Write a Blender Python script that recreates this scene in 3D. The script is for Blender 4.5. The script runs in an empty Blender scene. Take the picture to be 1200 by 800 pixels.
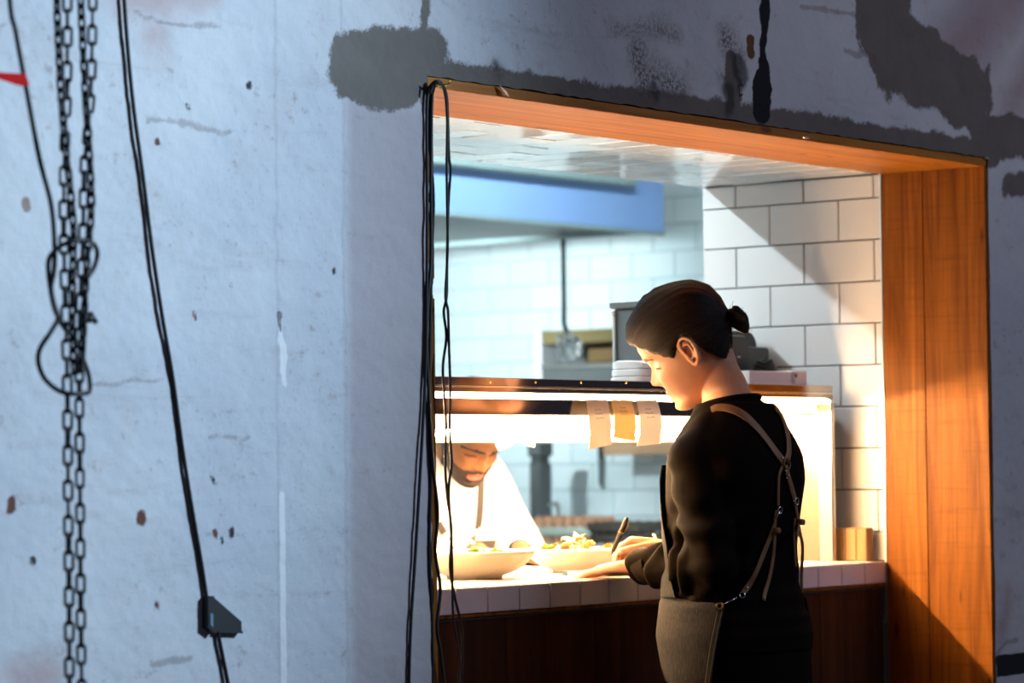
import bpy, math, random
import numpy as np
from mathutils import Vector, Matrix
from mathutils.bvhtree import BVHTree

random.seed(7); np.random.seed(7)
SC = bpy.context.scene
COL = SC.collection
PI = math.pi

# ------------------------------------------------------------------ camera
CAM = np.array([-4.45487, -3.74104, 1.30371])
YAW, PITCH, ROLL, FPX = math.radians(51.13683), math.radians(2.32298), math.radians(-0.60895), 3421.886
cF = np.array([math.sin(YAW)*math.cos(PITCH), math.cos(YAW)*math.cos(PITCH), math.sin(PITCH)])
_r = np.array([math.cos(YAW), -math.sin(YAW), 0.0]); _u = np.cross(_r, cF)
cR = math.cos(ROLL)*_r + math.sin(ROLL)*_u
cU = -math.sin(ROLL)*_r + math.cos(ROLL)*_u
cam = bpy.data.cameras.new('camera'); cam_o = bpy.data.objects.new('camera', cam); COL.objects.link(cam_o)
cam.sensor_width = 36; cam.lens = FPX*36/1200; cam.clip_end = 60
m = Matrix.Identity(4)
for i in range(3):
    m[i][0], m[i][1], m[i][2], m[i][3] = cR[i], cU[i], -cF[i], CAM[i]
cam_o.matrix_world = m
cam.dof.use_dof = True; cam.dof.focus_distance = 5.75; cam.dof.aperture_fstop = 4.2
SC.camera = cam_o

def ray(px, py): return cF + cR*(px-600)/FPX + cU*(400-py)/FPX
def at_y(px, py, y): d = ray(px, py); return CAM + d*(y-CAM[1])/d[1]
def at_x(px, py, x): d = ray(px, py); return CAM + d*(x-CAM[0])/d[0]
def at_z(px, py, z): d = ray(px, py); return CAM + d*(z-CAM[2])/d[2]
def at_d(px, py, D): return CAM + ray(px, py)*D

# ------------------------------------------------------------------ world, lights, exposure
SC.view_settings.view_transform = 'Standard'; SC.view_settings.look = 'None'
SC.view_settings.gamma = 1; SC.view_settings.use_curve_mapping = False
SC.view_settings.exposure = 0.0
w = bpy.data.worlds.new('world'); SC.world = w; w.use_nodes = True
bg = w.node_tree.nodes['Background']; bg.inputs[0].default_value = (0.74, 0.72, 1.0, 1); bg.inputs[1].default_value = 0.06

def area(name, loc, aim, sx, sy, power, col, spread=PI):
    l = bpy.data.lights.new(name, 'AREA'); l.shape = 'RECTANGLE'; l.size = sx; l.size_y = sy
    l.energy = power; l.color = col; l.spread = spread
    o = bpy.data.objects.new(name, l); COL.objects.link(o); o.location = loc
    d = Vector(aim) - Vector(loc)
    o.rotation_euler = d.to_track_quat('-Z', 'Y').to_euler()
    return o
# dining room: one cool lamp off to the right of the camera, aimed at the left part of the wall
sp = bpy.data.lights.new('cool_spot', 'SPOT'); sp.energy = 980; sp.color = (0.56, 0.79, 1.0)
sp.spot_size = math.radians(71); sp.spot_blend = 1.0; sp.shadow_soft_size = 0.10
so = bpy.data.objects.new('cool_spot', sp); COL.objects.link(so); so.location = (1.15, -2.9, 2.75)
so.rotation_euler = (Vector((-3.2, -0.29, 1.35)) - so.location).to_track_quat('-Z', 'Y').to_euler()
# added soft fill in place of ambient light, clear of the right jamb
area('dining_fill_light', (2.2, -3.3, 3.2), (0.4, -0.29, 1.6), 2.2, 1.2, 31, (0.72, 0.78, 1.0))
# kitchen: cool tubes on the ceiling, an added spot brightening the east wall
area('kitchen_tube_light', (0.55, 1.55, 2.80), (0.55, 1.55, 0), 1.5, 0.09, 85, (0.80, 0.95, 1.0))
area('kitchen_tube_light', (2.3, 1.55, 2.80), (2.3, 1.6, 0), 1.6, 0.09, 62, (0.74, 0.95, 1.0))
hl = bpy.data.lights.new('east_wall_fill', 'SPOT'); hl.energy = 215; hl.color = (0.78, 0.97, 1.0); hl.spot_size = math.radians(62); hl.spot_blend = 1.0; hl.shadow_soft_size = 0.05
ho = bpy.data.objects.new('east_wall_fill', hl); COL.objects.link(ho); ho.location = (2.7, 2.9, 2.02)
ho.rotation_euler = (Vector((4.6, 3.5, 1.86)) - ho.location).to_track_quat('-Z', 'Y').to_euler()
# ------------------------------------------------------------------ helpers
ORG = {}
def wl(o): return ORG.get(o.name, Vector((0, 0, 0))) if o else Vector((0, 0, 0))

class MB:
    def __init__(s): s.v = []; s.f = []; s.mi = []; s.cur = 0
    def add(s, vs, fs):
        b = len(s.v); s.v += [tuple(map(float, p)) for p in vs]
        s.f += [tuple(b+i for i in f) for f in fs]; s.mi += [s.cur]*len(fs); return s
    def box(s, a, b, c=0.0):
        (x0, y0, z0), (x1, y1, z1) = [min(p, q) for p, q in zip(a, b)], [max(p, q) for p, q in zip(a, b)]
        if c <= 0:
            vs = [(x0,y0,z0),(x1,y0,z0),(x1,y1,z0),(x0,y1,z0),(x0,y0,z1),(x1,y0,z1),(x1,y1,z1),(x0,y1,z1)]
            return s.add(vs, [(0,3,2,1),(4,5,6,7),(0,1,5,4),(1,2,6,5),(2,3,7,6),(3,0,4,7)])
        c = min(c, (x1-x0)/2.01, (y1-y0)/2.01, (z1-z0)/2.01)
        X, Y, Z = (x0, x1), (y0, y1), (z0, z1); sg = (1, -1)
        idx = {}; vs = []
        for i in (0, 1):
            for j in (0, 1):
                for k in (0, 1):
                    for ax in range(3):
                        p = [X[i]+sg[i]*c, Y[j]+sg[j]*c, Z[k]+sg[k]*c]
                        p[ax] = (X[i], Y[j], Z[k])[ax]
                        idx[i, j, k, ax] = len(vs); vs.append(p)
        fs = []
        def q(keys):
            ids = [idx[k] for k in keys]
            P = np.array([vs[t] for t in ids]); n = np.cross(P[1]-P[0], P[2]-P[0])
            ctr = np.array([(x0+x1)/2, (y0+y1)/2, (z0+z1)/2])
            if n @ (P.mean(0)-ctr) < 0: ids = ids[::-1]
            fs.append(tuple(ids))
        for t in (0, 1):
            q([(t,0,0,0),(t,1,0,0),(t,1,1,0),(t,0,1,0)]); q([(0,t,0,1),(1,t,0,1),(1,t,1,1),(0,t,1,1)]); q([(0,0,t,2),(1,0,t,2),(1,1,t,2),(0,1,t,2)])
        for a in (0, 1):
            for b2 in (0, 1):
                q([(0,a,b2,1),(1,a,b2,1),(1,a,b2,2),(0,a,b2,2)]); q([(a,0,b2,0),(a,1,b2,0),(a,1,b2,2),(a,0,b2,2)]); q([(a,b2,0,0),(a,b2,1,0),(a,b2,1,1),(a,b2,0,1)])
        for i in (0, 1):
            for j in (0, 1):
                for k in (0, 1): q([(i,j,k,0),(i,j,k,1),(i,j,k,2)])
        return s.add(vs, fs)
    def loft(s, rings, cap=True, closed=True):
        n = len(rings[0]); vs = [p for r in rings for p in r]; fs = []
        for i in range(len(rings)-1):
            for j in range(n if closed else n-1):
                k = (j+1) % n
                fs.append((i*n+j, i*n+k, (i+1)*n+k, (i+1)*n+j))
        if cap and closed:
            fs.append(tuple(range(n-1, -1, -1))); L = (len(rings)-1)*n; fs.append(tuple(range(L, L+n)))
        return s.add(vs, fs)
    def tube(s, pts, rad, n=8, flat=None, round_ends=False):
        P = [np.array(p, float) for p in pts]; R = rad if hasattr(rad, '__len__') else [rad]*len(P)
        R = list(R)
        if round_ends:
            a = P[0]-P[1]; a = a/np.linalg.norm(a); b = P[-1]-P[-2]; b = b/np.linalg.norm(b)
            P = [P[0]+a*R[0]*.98, P[0]+a*R[0]*.75, P[0]+a*R[0]*.35]+P+[P[-1]+b*R[-1]*.35, P[-1]+b*R[-1]*.75, P[-1]+b*R[-1]*.98]
            R = [R[0]*.2, R[0]*.66, R[0]*.94]+R+[R[-1]*.94, R[-1]*.66, R[-1]*.2]
        rings = []; up = None
        for i, p in enumerate(P):
            t = P[min(i+1, len(P)-1)]-P[max(i-1, 0)]; t = t/(np.linalg.norm(t)+1e-12)
            if up is None:
                up = np.array([0, 0, 1.0]) if abs(t[2]) < .9 else np.array([1.0, 0, 0])
            up = up - t*(up@t); up = up/(np.linalg.norm(up)+1e-12); sd = np.cross(t, up)
            fx = flat if flat else 1.0
            rings.append([p + R[i]*(math.cos(2*PI*k/n)*sd*fx + math.sin(2*PI*k/n)*up) for k in range(n)])
        return s.loft(rings)
    def ring(s, c, ax, R, r, n=20, k=7):
        c = np.array(c, float); ax = np.array(ax, float); ax = ax/np.linalg.norm(ax)
        a = np.cross(ax, [0, 0, 1]) if abs(ax[2]) < .9 else np.cross(ax, [1, 0, 0]); a = a/np.linalg.norm(a); b = np.cross(ax, a)
        vs = []; fs = []
        for i in range(n):
            t = 2*PI*i/n; d = math.cos(t)*a + math.sin(t)*b
            for j in range(k):
                u = 2*PI*j/k; vs.append(c + d*(R+r*math.cos(u)) + ax*r*math.sin(u))
        for i in range(n):
            for j in range(k): fs.append((i*k+j, i*k+(j+1) % k, ((i+1) % n)*k+(j+1) % k, ((i+1) % n)*k+j))
        return s.add(vs, fs)
    def ball(s, c, rx, ry=None, rz=None, n=16, m=10, B=None):
        ry = ry or rx; rz = rz or rx; c = np.array(c, float); B = np.eye(3) if B is None else B
        rings = []
        for i in range(m+1):
            a = -PI/2 + PI*(i+.04)/(m+.08); rings.append([c + B@np.array([rx*math.cos(a)*math.cos(2*PI*k/n), ry*math.cos(a)*math.sin(2*PI*k/n), rz*math.sin(a)]) for k in range(n)])
        return s.loft(rings)
    def lathe(s, c, prof, n=40):
        c = np.array(c, float)
        rings = [[c + np.array([r*math.cos(2*PI*k/n), r*math.sin(2*PI*k/n), z]) for k in range(n)] for r, z in prof]
        return s.loft(rings)
    def rot(s, c, axis, ang, start=0):
        Rm = np.array(Matrix.Rotation(ang, 3, Vector(axis))); c = np.array(c, float)
        s.v = s.v[:start] + [tuple(c + Rm@(np.array(p)-c)) for p in s.v[start:]]; return s
    def mesh(s, name, mats, smooth=False, off=(0, 0, 0)):
        me = bpy.data.meshes.new(name); o = np.array(off, float)
        me.from_pydata([tuple(np.array(p)-o) for p in s.v], [], s.f)
        for mt in (mats if isinstance(mats, (list, tuple)) else [mats]): me.materials.append(mt)
        if max(s.mi or [0]) > 0: me.polygons.foreach_set('material_index', s.mi)
        if smooth: me.polygons.foreach_set('use_smooth', [True]*len(me.polygons))
        me.update(); return me
    def build(s, name, mats, parent=None, smooth=False, sharp=None):
        base = wl(parent); me = s.mesh(name, mats, smooth, base)
        if sharp: me.set_sharp_from_angle(angle=math.radians(sharp))
        return link(name, me, parent)

def link(name, me, parent=None):
    o = bpy.data.objects.new(name, me); COL.objects.link(o)
    if parent: o.parent = parent; ORG[o.name] = wl(parent)
    return o
def tag(o, label=None, cat=None, group=None, kind=None):
    if label: o['label'] = label
    if cat: o['category'] = cat
    if group: o['group'] = group
    if kind: o['kind'] = kind
    return o
def empty(name, loc, label=None, cat=None, group=None, kind=None):
    o = bpy.data.objects.new(name, None); COL.objects.link(o); o.location = loc; o.empty_display_size = .05
    ORG[o.name] = Vector(loc); return tag(o, label, cat, group, kind)
def spline(pts, k=6):
    P = [np.array(p, float) for p in pts]; P = [2*P[0]-P[1]]+P+[2*P[-1]-P[-2]]; out = []
    for i in range(1, len(P)-2):
        for j in range(k):
            t = j/k; a, b, c, d = P[i-1:i+3]
            out.append(.5*((2*b)+(c-a)*t+(2*a-5*b+4*c-d)*t*t+(3*b-a-3*c+d)*t**3))
    out.append(P[-2]); return out
def interp(x, tab):
    return np.interp(x, [t[0] for t in tab], [t[1] for t in tab])
def sstep(a, b, x):
    t = np.clip((x-a)/(b-a), 0, 1); return t*t*(3-2*t)
def vnoise(P, seed=0):
    P = np.asarray(P, float); I = np.floor(P).astype(np.int64); f = P-I; f = f*f*(3-2*f)
    def h(i, j, k):
        n = (i*374761393 + j*668265263 + k*2147483647 + seed*1274126177) & 0xffffffff
        n = ((n ^ (n >> 13))*1274126177) & 0xffffffff; n = (n ^ (n >> 16)) & 0xffffff
        return n/float(0xffffff)*2-1
    r = 0
    for a in (0, 1):
        for b in (0, 1):
            for c in (0, 1):
                wt = (f[:, 0] if a else 1-f[:, 0])*(f[:, 1] if b else 1-f[:, 1])*(f[:, 2] if c else 1-f[:, 2])
                r = r + wt*h(I[:, 0]+a, I[:, 1]+b, I[:, 2]+c)
    return r
def remesh(mb, voxel, smooth=2, factor=.5):
    me = mb.mesh('tmp', []) if False else bpy.data.meshes.new('tmp')
    me.from_pydata(mb.v, [], mb.f); me.update()
    o = bpy.data.objects.new('tmp', me); COL.objects.link(o)
    md = o.modifiers.new('r', 'REMESH'); md.mode = 'VOXEL'; md.voxel_size = voxel; md.adaptivity = 0
    if smooth:
        ms = o.modifiers.new('s', 'SMOOTH'); ms.iterations = smooth; ms.factor = factor
    dg = bpy.context.evaluated_depsgraph_get(); dg.update()
    out = bpy.data.meshes.new_from_object(o.evaluated_get(dg))
    bpy.data.objects.remove(o); bpy.data.meshes.remove(me)
    out.polygons.foreach_set('use_smooth', [True]*len(out.polygons)); return out
def verts(me):
    a = np.empty(len(me.vertices)*3, np.float32); me.vertices.foreach_get('co', a); return a.reshape(-1, 3).astype(float)
def norms(me):
    a = np.empty(len(me.vertices)*3, np.float32); me.vertices.foreach_get('normal', a); return a.reshape(-1, 3).astype(float)
def setverts(me, V):
    me.vertices.foreach_set('co', V.astype(np.float32).ravel()); me.update()

# ------------------------------------------------------------------ materials
class NT:
    def __init__(s, name):
        s.m = bpy.data.materials.new(name); s.m.use_nodes = True; s.t = s.m.node_tree
        s.b = s.t.nodes['Principled BSDF']; s.out = s.t.nodes['Material Output']
    def n(s, typ, **kw):
        nd = s.t.nodes.new(typ)
        for k, v in kw.items(): setattr(nd, k, v)
        return nd
    def l(s, a, b): s.t.links.new(a, b)
    def val(s, inp, v):
        if hasattr(v, 'is_output'): s.l(v, inp)
        else: inp.default_value = v
    def math(s, op, a, b=0.0, c=None, clamp=False):
        nd = s.n('ShaderNodeMath', operation=op); nd.use_clamp = clamp
        s.val(nd.inputs[0], a); s.val(nd.inputs[1], b)
        if c is not None: s.val(nd.inputs[2], c)
        return nd.outputs[0]
    def vmath(s, op, a, b=None, scale=None):
        nd = s.n('ShaderNodeVectorMath', operation=op); s.val(nd.inputs[0], a)
        if b is not None: s.val(nd.inputs[1], b)
        if scale is not None: s.val(nd.inputs['Scale'], scale)
        return nd.outputs['Value'] if op in ('LENGTH', 'DOT_PRODUCT', 'DISTANCE') else nd.outputs[0]
    def coord(s, scale=(1, 1, 1), kind='Object'):
        tc = s.n('ShaderNodeTexCoord'); mp = s.n('ShaderNodeMapping'); s.l(tc.outputs[kind], mp.inputs[0])
        mp.inputs['Scale'].default_value = scale; return mp.outputs[0]
    def noise(s, vec, scale, detail=4, rough=.55, dist=0):
        nd = s.n('ShaderNodeTexNoise'); s.l(vec, nd.inputs['Vector']); nd.inputs['Scale'].default_value = scale
        nd.inputs['Detail'].default_value = detail; nd.inputs['Roughness'].default_value = rough
        nd.inputs['Distortion'].default_value = dist; return nd.outputs['Fac'], nd.outputs['Color']
    def ramp(s, fac, stops):
        nd = s.n('ShaderNodeValToRGB'); s.l(fac, nd.inputs[0]); e = nd.color_ramp.elements
        while len(e) < len(stops): e.new(.5)
        for el, (p, c) in zip(e, stops): el.position = p; el.color = (*c, 1) if len(c) == 3 else c
        return nd.outputs[0]
    def mix(s, fac, a, b, blend='MIX'):
        nd = s.n('ShaderNodeMix', data_type='RGBA', blend_type=blend)
        s.val(nd.inputs[0], fac); s.val(nd.inputs[6], a if hasattr(a, 'is_output') else (*a, 1)); s.val(nd.inputs[7], b if hasattr(b, 'is_output') else (*b, 1))
        return nd.outputs[2]
    def smooth(s, x, lo, hi):
        nd = s.n('ShaderNodeMapRange', interpolation_type='SMOOTHSTEP'); s.val(nd.inputs[0], x)
        nd.inputs[1].default_value = lo; nd.inputs[2].default_value = hi; nd.inputs[3].default_value = 0; nd.inputs[4].default_value = 1
        return nd.outputs[0]
    def bump(s, h, strength=.3, dist=.002):
        nd = s.n('ShaderNodeBump'); s.l(h, nd.inputs['Height']); nd.inputs['Strength'].default_value = strength
        nd.inputs['Distance'].default_value = dist; s.l(nd.outputs[0], s.b.inputs['Normal'])
    def set(s, col=None, rough=None, metal=None, spec=None, **kw):
        for k, v in dict(**{'Base Color': col, 'Roughness': rough, 'Metallic': metal, 'Specular IOR Level': spec}, **kw).items():
            if v is None: continue
            if k == 'Base Color' and not hasattr(v, 'is_output'): v = (*v, 1)
            s.val(s.b.inputs[k], v)
        return s.m
def mat(name, col, rough=.5, metal=0, var=.12, scale=30, bump=0, spec=.5, stretch=(1, 1, 1), **kw):
    t = NT(name); co = t.coord(stretch); f, _ = t.noise(co, scale, 4)
    c = t.mix(f, tuple(x*(1-var) for x in col), tuple(min(1, x*(1+var)) for x in col))
    if bump: t.bump(f, bump, .002)
    return t.set(c, rough, metal, spec, **kw)
def emit(name, col, strength, cam_col=None):
    t = NT(name); return t.set((.8, .8, .8), .4, 0, None, **{'Emission Color': (*col, 1), 'Emission Strength': strength})
def wood(name, axis, dark, mid, light, saw=.5, gloss=.5):
    t = NT(name); st = [9.0, 9.0, 9.0]; st[axis] = .55
    oi = t.n('ShaderNodeObjectInfo'); tc = t.n('ShaderNodeTexCoord')
    off = t.vmath('SCALE', (3.1, 7.7, 5.3), scale=oi.outputs['Random'])
    p = t.vmath('ADD', tc.outputs['Object'], off)
    mp = t.n('ShaderNodeMapping'); t.l(p, mp.inputs[0]); mp.inputs['Scale'].default_value = st
    f1, _ = t.noise(mp.outputs[0], 2.2, 5, .6, 1.2)
    st2 = [70.0]*3; st2[axis] = 1.6
    m2 = t.n('ShaderNodeMapping'); t.l(p, m2.inputs[0]); m2.inputs['Scale'].default_value = st2
    f2, _ = t.noise(m2.outputs[0], 2.0, 3)
    st3 = [5.0]*3; st3[axis] = 95
    m3 = t.n('ShaderNodeMapping'); t.l(p, m3.inputs[0]); m3.inputs['Scale'].default_value = st3
    f3, _ = t.noise(m3.outputs[0], 1.0, 2)
    st4 = [11.0]*3; st4[axis] = 3.2
    m4 = t.n('ShaderNodeMapping'); t.l(p, m4.inputs[0]); m4.inputs['Scale'].default_value = st4
    vo = t.n('ShaderNodeTexVoronoi'); t.l(m4.outputs[0], vo.inputs['Vector']); vo.inputs['Scale'].default_value = 1.3
    knot = t.smooth(vo.outputs['Distance'], .13, .04)
    c = t.ramp(f1, [(.25, dark), (.5, mid), (.75, light)])
    c = t.mix(t.math('MULTIPLY', t.smooth(f2, .45, .75), .45), c, dark)
    c = t.mix(t.math('MULTIPLY', t.smooth(f3, .5, .8), saw*.5), c, tuple(x*.55 for x in mid))
    c = t.mix(t.math('MULTIPLY', knot, .75), c, tuple(x*.4 for x in dark))
    h = t.math('ADD', t.math('MULTIPLY', f2, .5), t.math('MULTIPLY', f3, saw))
    t.bump(h, .35, .0015)
    return t.set(c, gloss, 0, .12)
# ------------------------------------------------------------------ the painted concrete wall
YW = -0.291
def WX(px, py): p = at_y(px, py, YW); return (p[0], p[2])
# distances to the stains, patches and cracks are stored per wall vertex; the material turns them into ragged edges
WALL_SETS = ['red', 'red2', 'grey', 'smudge', 'dark', 'rust', 'hole', 'tan', 'brown', 'white', 'flake', 'run', 'band', 'crack', 'edge']
def wall_distances(V):
    P = np.array(V); Q = P[:, [0, 2]]
    def warp(f, a, sd): return np.stack([vnoise(P*f, sd), vnoise(P*f+31.7, sd+1)], 1)*a
    big = warp(7, .022, 60)+warp(18, .014, 62)+warp(50, .007, 64); small = warp(24, .008, 66)+warp(70, .004, 68)
    pw, ps = Q+big, Q+small
    def seg(p, a, b, r):
        a, b = np.array(a), np.array(b); d = b-a; h = np.clip(((p-a)@d)/(d@d+1e-9), 0, 1)
        return np.linalg.norm(p-a-h[:, None]*d, axis=1)-r
    def pseg(p, pts, rs):
        return np.min([seg(p, WX(*pts[i]), WX(*pts[i+1]), rs[i] if hasattr(rs, '__len__') else rs) for i in range(len(pts)-1)], 0)
    def union(l): return np.min(l, 0)
    D = {}
    D['red'] = union([seg(pw, WX(1195, -20), WX(1120, 60), .10), seg(pw, WX(1215, 80), WX(1180, 130), .06)])
    D['red2'] = union([seg(pw, WX(25, 792), WX(65, 785), .012), seg(pw, WX(150, 0), WX(240, -6), .02), seg(pw, WX(1172, 745), WX(1178, 700), .004), seg(pw, WX(175, 50), WX(190, 48), .002)])
    D['grey'] = union([seg(pw, WX(413, 84), WX(480, 86), .060), seg(pw, WX(470, 70), WX(505, 66), .045), pseg(pw, [(498, -30), (497, 50), (492, 80)], [.012, .022]),
        pseg(ps, [(498, 88), (760, 124), (1000, 157), (1165, 182)], .030), seg(ps, WX(498, 105), WX(502, 125), .02),
        pseg(pw, [(1035, -30), (1042, 55), (1085, 80), (1140, 110), (1150, 150)], [.115, .105, .085, .05]),
        seg(ps, WX(1158, 80), WX(1160, 170), .012), seg(pw, WX(1180, 215), WX(1215, 216), .025), seg(pw, WX(1160, 160), WX(1215, 165), .05), seg(ps, WX(855, 75), WX(860, 120), .025)])
    D['smudge'] = union([pseg(pw, [(752, 65), (758, 102)], .034), pseg(pw, [(770, 84), (800, 100)], .024), pseg(pw, [(848, 45), (858, 68)], .030), pseg(pw, [(720, 30), (790, 40)], .012), seg(pw, WX(578, 72), WX(586, 82), .016), seg(pw, WX(843, 85), WX(850, 100), .014)])
    D['dark'] = union([seg(ps, WX(764, 103), WX(768, 112), .010), seg(ps, WX(864, 77), WX(868, 90), .024), seg(ps, WX(580, 75), WX(582, 80), .006), seg(ps, WX(852, 108), WX(854, 122), .020)])
    spots = [(183, 165, .005), (168, 606, .011), (13, 594, .010), (184, 709, .006), (252, 627, .005), (259, 637, .004), (271, 626, .007), (38, 660, .006), (294, 99, .005), (271, 337, .003), (251, 561, .005), (392, 318, .005), (230, 366, .004), (221, 128, .003)]
    for nm, sel in (('rust', [0, 1, 2, 3, 4, 9, 12]), ('hole', [5, 6, 7, 8, 10, 11, 13])):
        D[nm] = union([seg(ps, WX(spots[i][0], spots[i][1]-2), WX(spots[i][0]+1, spots[i][1]+3), spots[i][2]) for i in sel])
    D['tan'] = seg(ps, WX(30, 236), WX(32, 243), .010); D['brown'] = seg(ps, WX(880, 50), WX(880, 59), .017)
    D['white'] = union([seg(Q, WX(331, 580), WX(333, 830), .0065), seg(ps, WX(327, 372), WX(333, 440), .006), seg(ps, WX(333, 420), WX(335, 450), .006)])
    D['flake'] = seg(ps, WX(327, 368), WX(328, 385), .005)
    D['run'] = pseg(ps, [(897, -30), (895, 50), (896, 78), (893, 98), (893, 126)], [.014, .012, .022, .034])
    a, b = WX(1168, 768), (WX(1300, 780)[0], WX(1168, 793)[1])
    c = np.array([(a[0]+b[0])/2, (a[1]+b[1])/2]); hh = np.abs(np.array(b)-np.array(a))/2; q = np.abs(Q+small*.3-c)-hh; D['band'] = np.max(q, 1)
    D['crack'] = union([pseg(ps, [(158, 15), (190, 25), (230, 30), (260, 31)], .0015), pseg(ps, [(170, 141), (230, 146), (272, 155)], .0015), pseg(ps, [(1171, 766), (1180, 752), (1193, 750)], .003),
        pseg(ps, [(940, 8), (1000, 16)], .003), pseg(ps, [(992, 60), (1026, 68)], .005), pseg(ps, [(175, 777), (222, 773)], .003), pseg(ps, [(110, 446), (140, 447), (190, 445)], .001), pseg(ps, [(245, 515), (290, 512)], .001)])
    xA, xB = WX(325, 400)[0], WX(404, 400)[0]
    D['edge'] = np.minimum(abs(Q[:, 0]+small[:, 0]*.5-xA), abs(Q[:, 0]+small[:, 0]*.5-xB))
    return [np.clip(D[k], -.15, .15) for k in WALL_SETS]
def wall_material():
    t = NT('painted_concrete'); tc = t.n('ShaderNodeTexCoord'); P = tc.outputs['Object']
    def att(k):
        i = WALL_SETS.index(k); nd = t.n('ShaderNodeAttribute'); nd.attribute_name = 'stain_%d' % (i//3); s = t.n('ShaderNodeSeparateXYZ'); t.l(nd.outputs['Vector'], s.inputs[0]); return s.outputs[i % 3]
    n1, _ = t.noise(P, 9, 5, .65); n2, _ = t.noise(P, 38, 5, .7); n3, _ = t.noise(P, 2.2, 4, .55)
    n4, _ = t.noise(P, 120, 4, .75); n5, _ = t.noise(P, 260, 3, .7)
    jit = t.math('ADD', t.math('MULTIPLY', t.math('SUBTRACT', n4, .5), .022), t.math('MULTIPLY', t.math('SUBTRACT', n2, .5), .020))
    fin = t.math('MULTIPLY', t.math('SUBTRACT', n4, .5), .010)
    def m(k, lo, hi, j=None):
        d = att(k)
        if j is not None: d = t.math('ADD', d, j)
        return t.smooth(d, lo, hi)
    c = t.mix(t.smooth(n3, .3, .72), (.60, .60, .62), (.47, .49, .54))
    c = t.mix(t.math('MULTIPLY', t.smooth(n1, .5, .8), .35), c, (.50, .43, .41))
    c = t.mix(t.math('MULTIPLY', t.math('MULTIPLY', t.smooth(n2, .54, .70), t.smooth(n1, .45, .62)), .55), c, (.24, .18, .16))
    ms = t.n('ShaderNodeMapping'); t.l(P, ms.inputs[0]); ms.inputs['Scale'].default_value = (2.6, 1, 17); n6, _ = t.noise(ms.outputs[0], 1.0, 6, .7, .6)
    c = t.mix(t.math('MULTIPLY', t.smooth(n6, .54, .74), .38), c, (.33, .29, .30))
    c = t.mix(t.math('MULTIPLY', t.math('MULTIPLY', t.smooth(n4, .60, .70), t.smooth(n3, .40, .62)), .45), c, (.13, .085, .07))
    sp_ = t.n('ShaderNodeSeparateXYZ'); t.l(P, sp_.inputs[0]); xB = WX(404, 400)[0]
    dull = t.math('MULTIPLY', t.math('MULTIPLY', t.smooth(sp_.outputs[0], xB-.01, xB+.03), t.smooth(sp_.outputs[0], -.30, -.40)), t.smooth(t.math('ADD', sp_.outputs[2], t.math('MULTIPLY', n1, .06)), 2.02, 1.95))
    c = t.mix(t.math('MULTIPLY', dull, .85), c, (.36, .315, .335))
    # brick courses ghosting through: thin broken stains
    sx = t.n('ShaderNodeSeparateXYZ'); t.l(P, sx.inputs[0])
    fr = t.math('FRACT', t.math('MULTIPLY', t.math('ADD', sx.outputs[2], t.math('MULTIPLY', n1, .05)), 1/.105))
    ln = t.smooth(t.math('ABSOLUTE', t.math('SUBTRACT', fr, .5)), .06, .015)
    c = t.mix(t.math('MULTIPLY', t.math('MULTIPLY', ln, t.smooth(n3, .54, .70)), t.math('MULTIPLY', t.smooth(n2, .46, .64), .38)), c, (.25, .19, .18))
    c = t.mix(t.math('MULTIPLY', m('edge', .007, .001, fin), .25), c, (.25, .24, .27))
    c = t.mix(t.math('MULTIPLY', m('red', .10, -.09, jit), .62), c, (.27, .14, .14))
    c = t.mix(t.math('MULTIPLY', m('red2', .05, -.02, jit), .5), c, (.42, .20, .17))
    gm = m('grey', .006, -.004, jit)
    gcol = t.mix(n1, (.112, .094, .084), (.195, .172, .158))
    gcol = t.mix(t.math('MULTIPLY', t.smooth(n3, .45, .7), .5), gcol, (.10, .085, .075))
    c = t.mix(gm, c, gcol)
    c = t.mix(t.math('MULTIPLY', m('smudge', .030, -.03, jit), t.math('ADD', t.math('MULTIPLY', t.smooth(n4, .42, .6), .75), .2, clamp=True)), c, (.085, .065, .055))
    c = t.mix(t.math('MULTIPLY', m('dark', .010, -.008, jit), .8), c, (.035, .030, .030))
    c = t.mix(m('rust', .003, -.002, t.math('MULTIPLY', jit, .45)), c, (.13, .05, .035))
    c = t.mix(m('hole', .003, -.002, t.math('MULTIPLY', jit, .35)), c, (.035, .03, .03))
    c = t.mix(m('tan', .003, -.002, fin), c, (.30, .22, .19))
    c = t.mix(m('brown', .002, -.002, fin), c, (.13, .065, .02))
    c = t.mix(t.math('MULTIPLY', m('white', .002, -.001, t.math('MULTIPLY', fin, .4)), .8), c, (.74, .74, .76))
    c = t.mix(t.math('MULTIPLY', m('flake', .002, -.001, fin), .8), c, (.05, .05, .05))
    c = t.mix(m('run', .003, -.002, fin), c, (.006, .006, .010))
    c = t.mix(m('band', .002, -.001, t.math('MULTIPLY', fin, .3)), c, (.016, .016, .020))
    c = t.mix(t.math('MULTIPLY', m('crack', .005, 0, fin), .42), c, (.14, .09, .08))
    h = t.math('ADD', t.math('MULTIPLY', n2, .6), t.math('ADD', t.math('MULTIPLY', n4, .35), t.math('ADD', t.math('MULTIPLY', n5, .12), t.math('MULTIPLY', gm, -.5))))
    t.bump(h, .34, .005)
    return t.set(c, .82, 0, .25)

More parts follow.
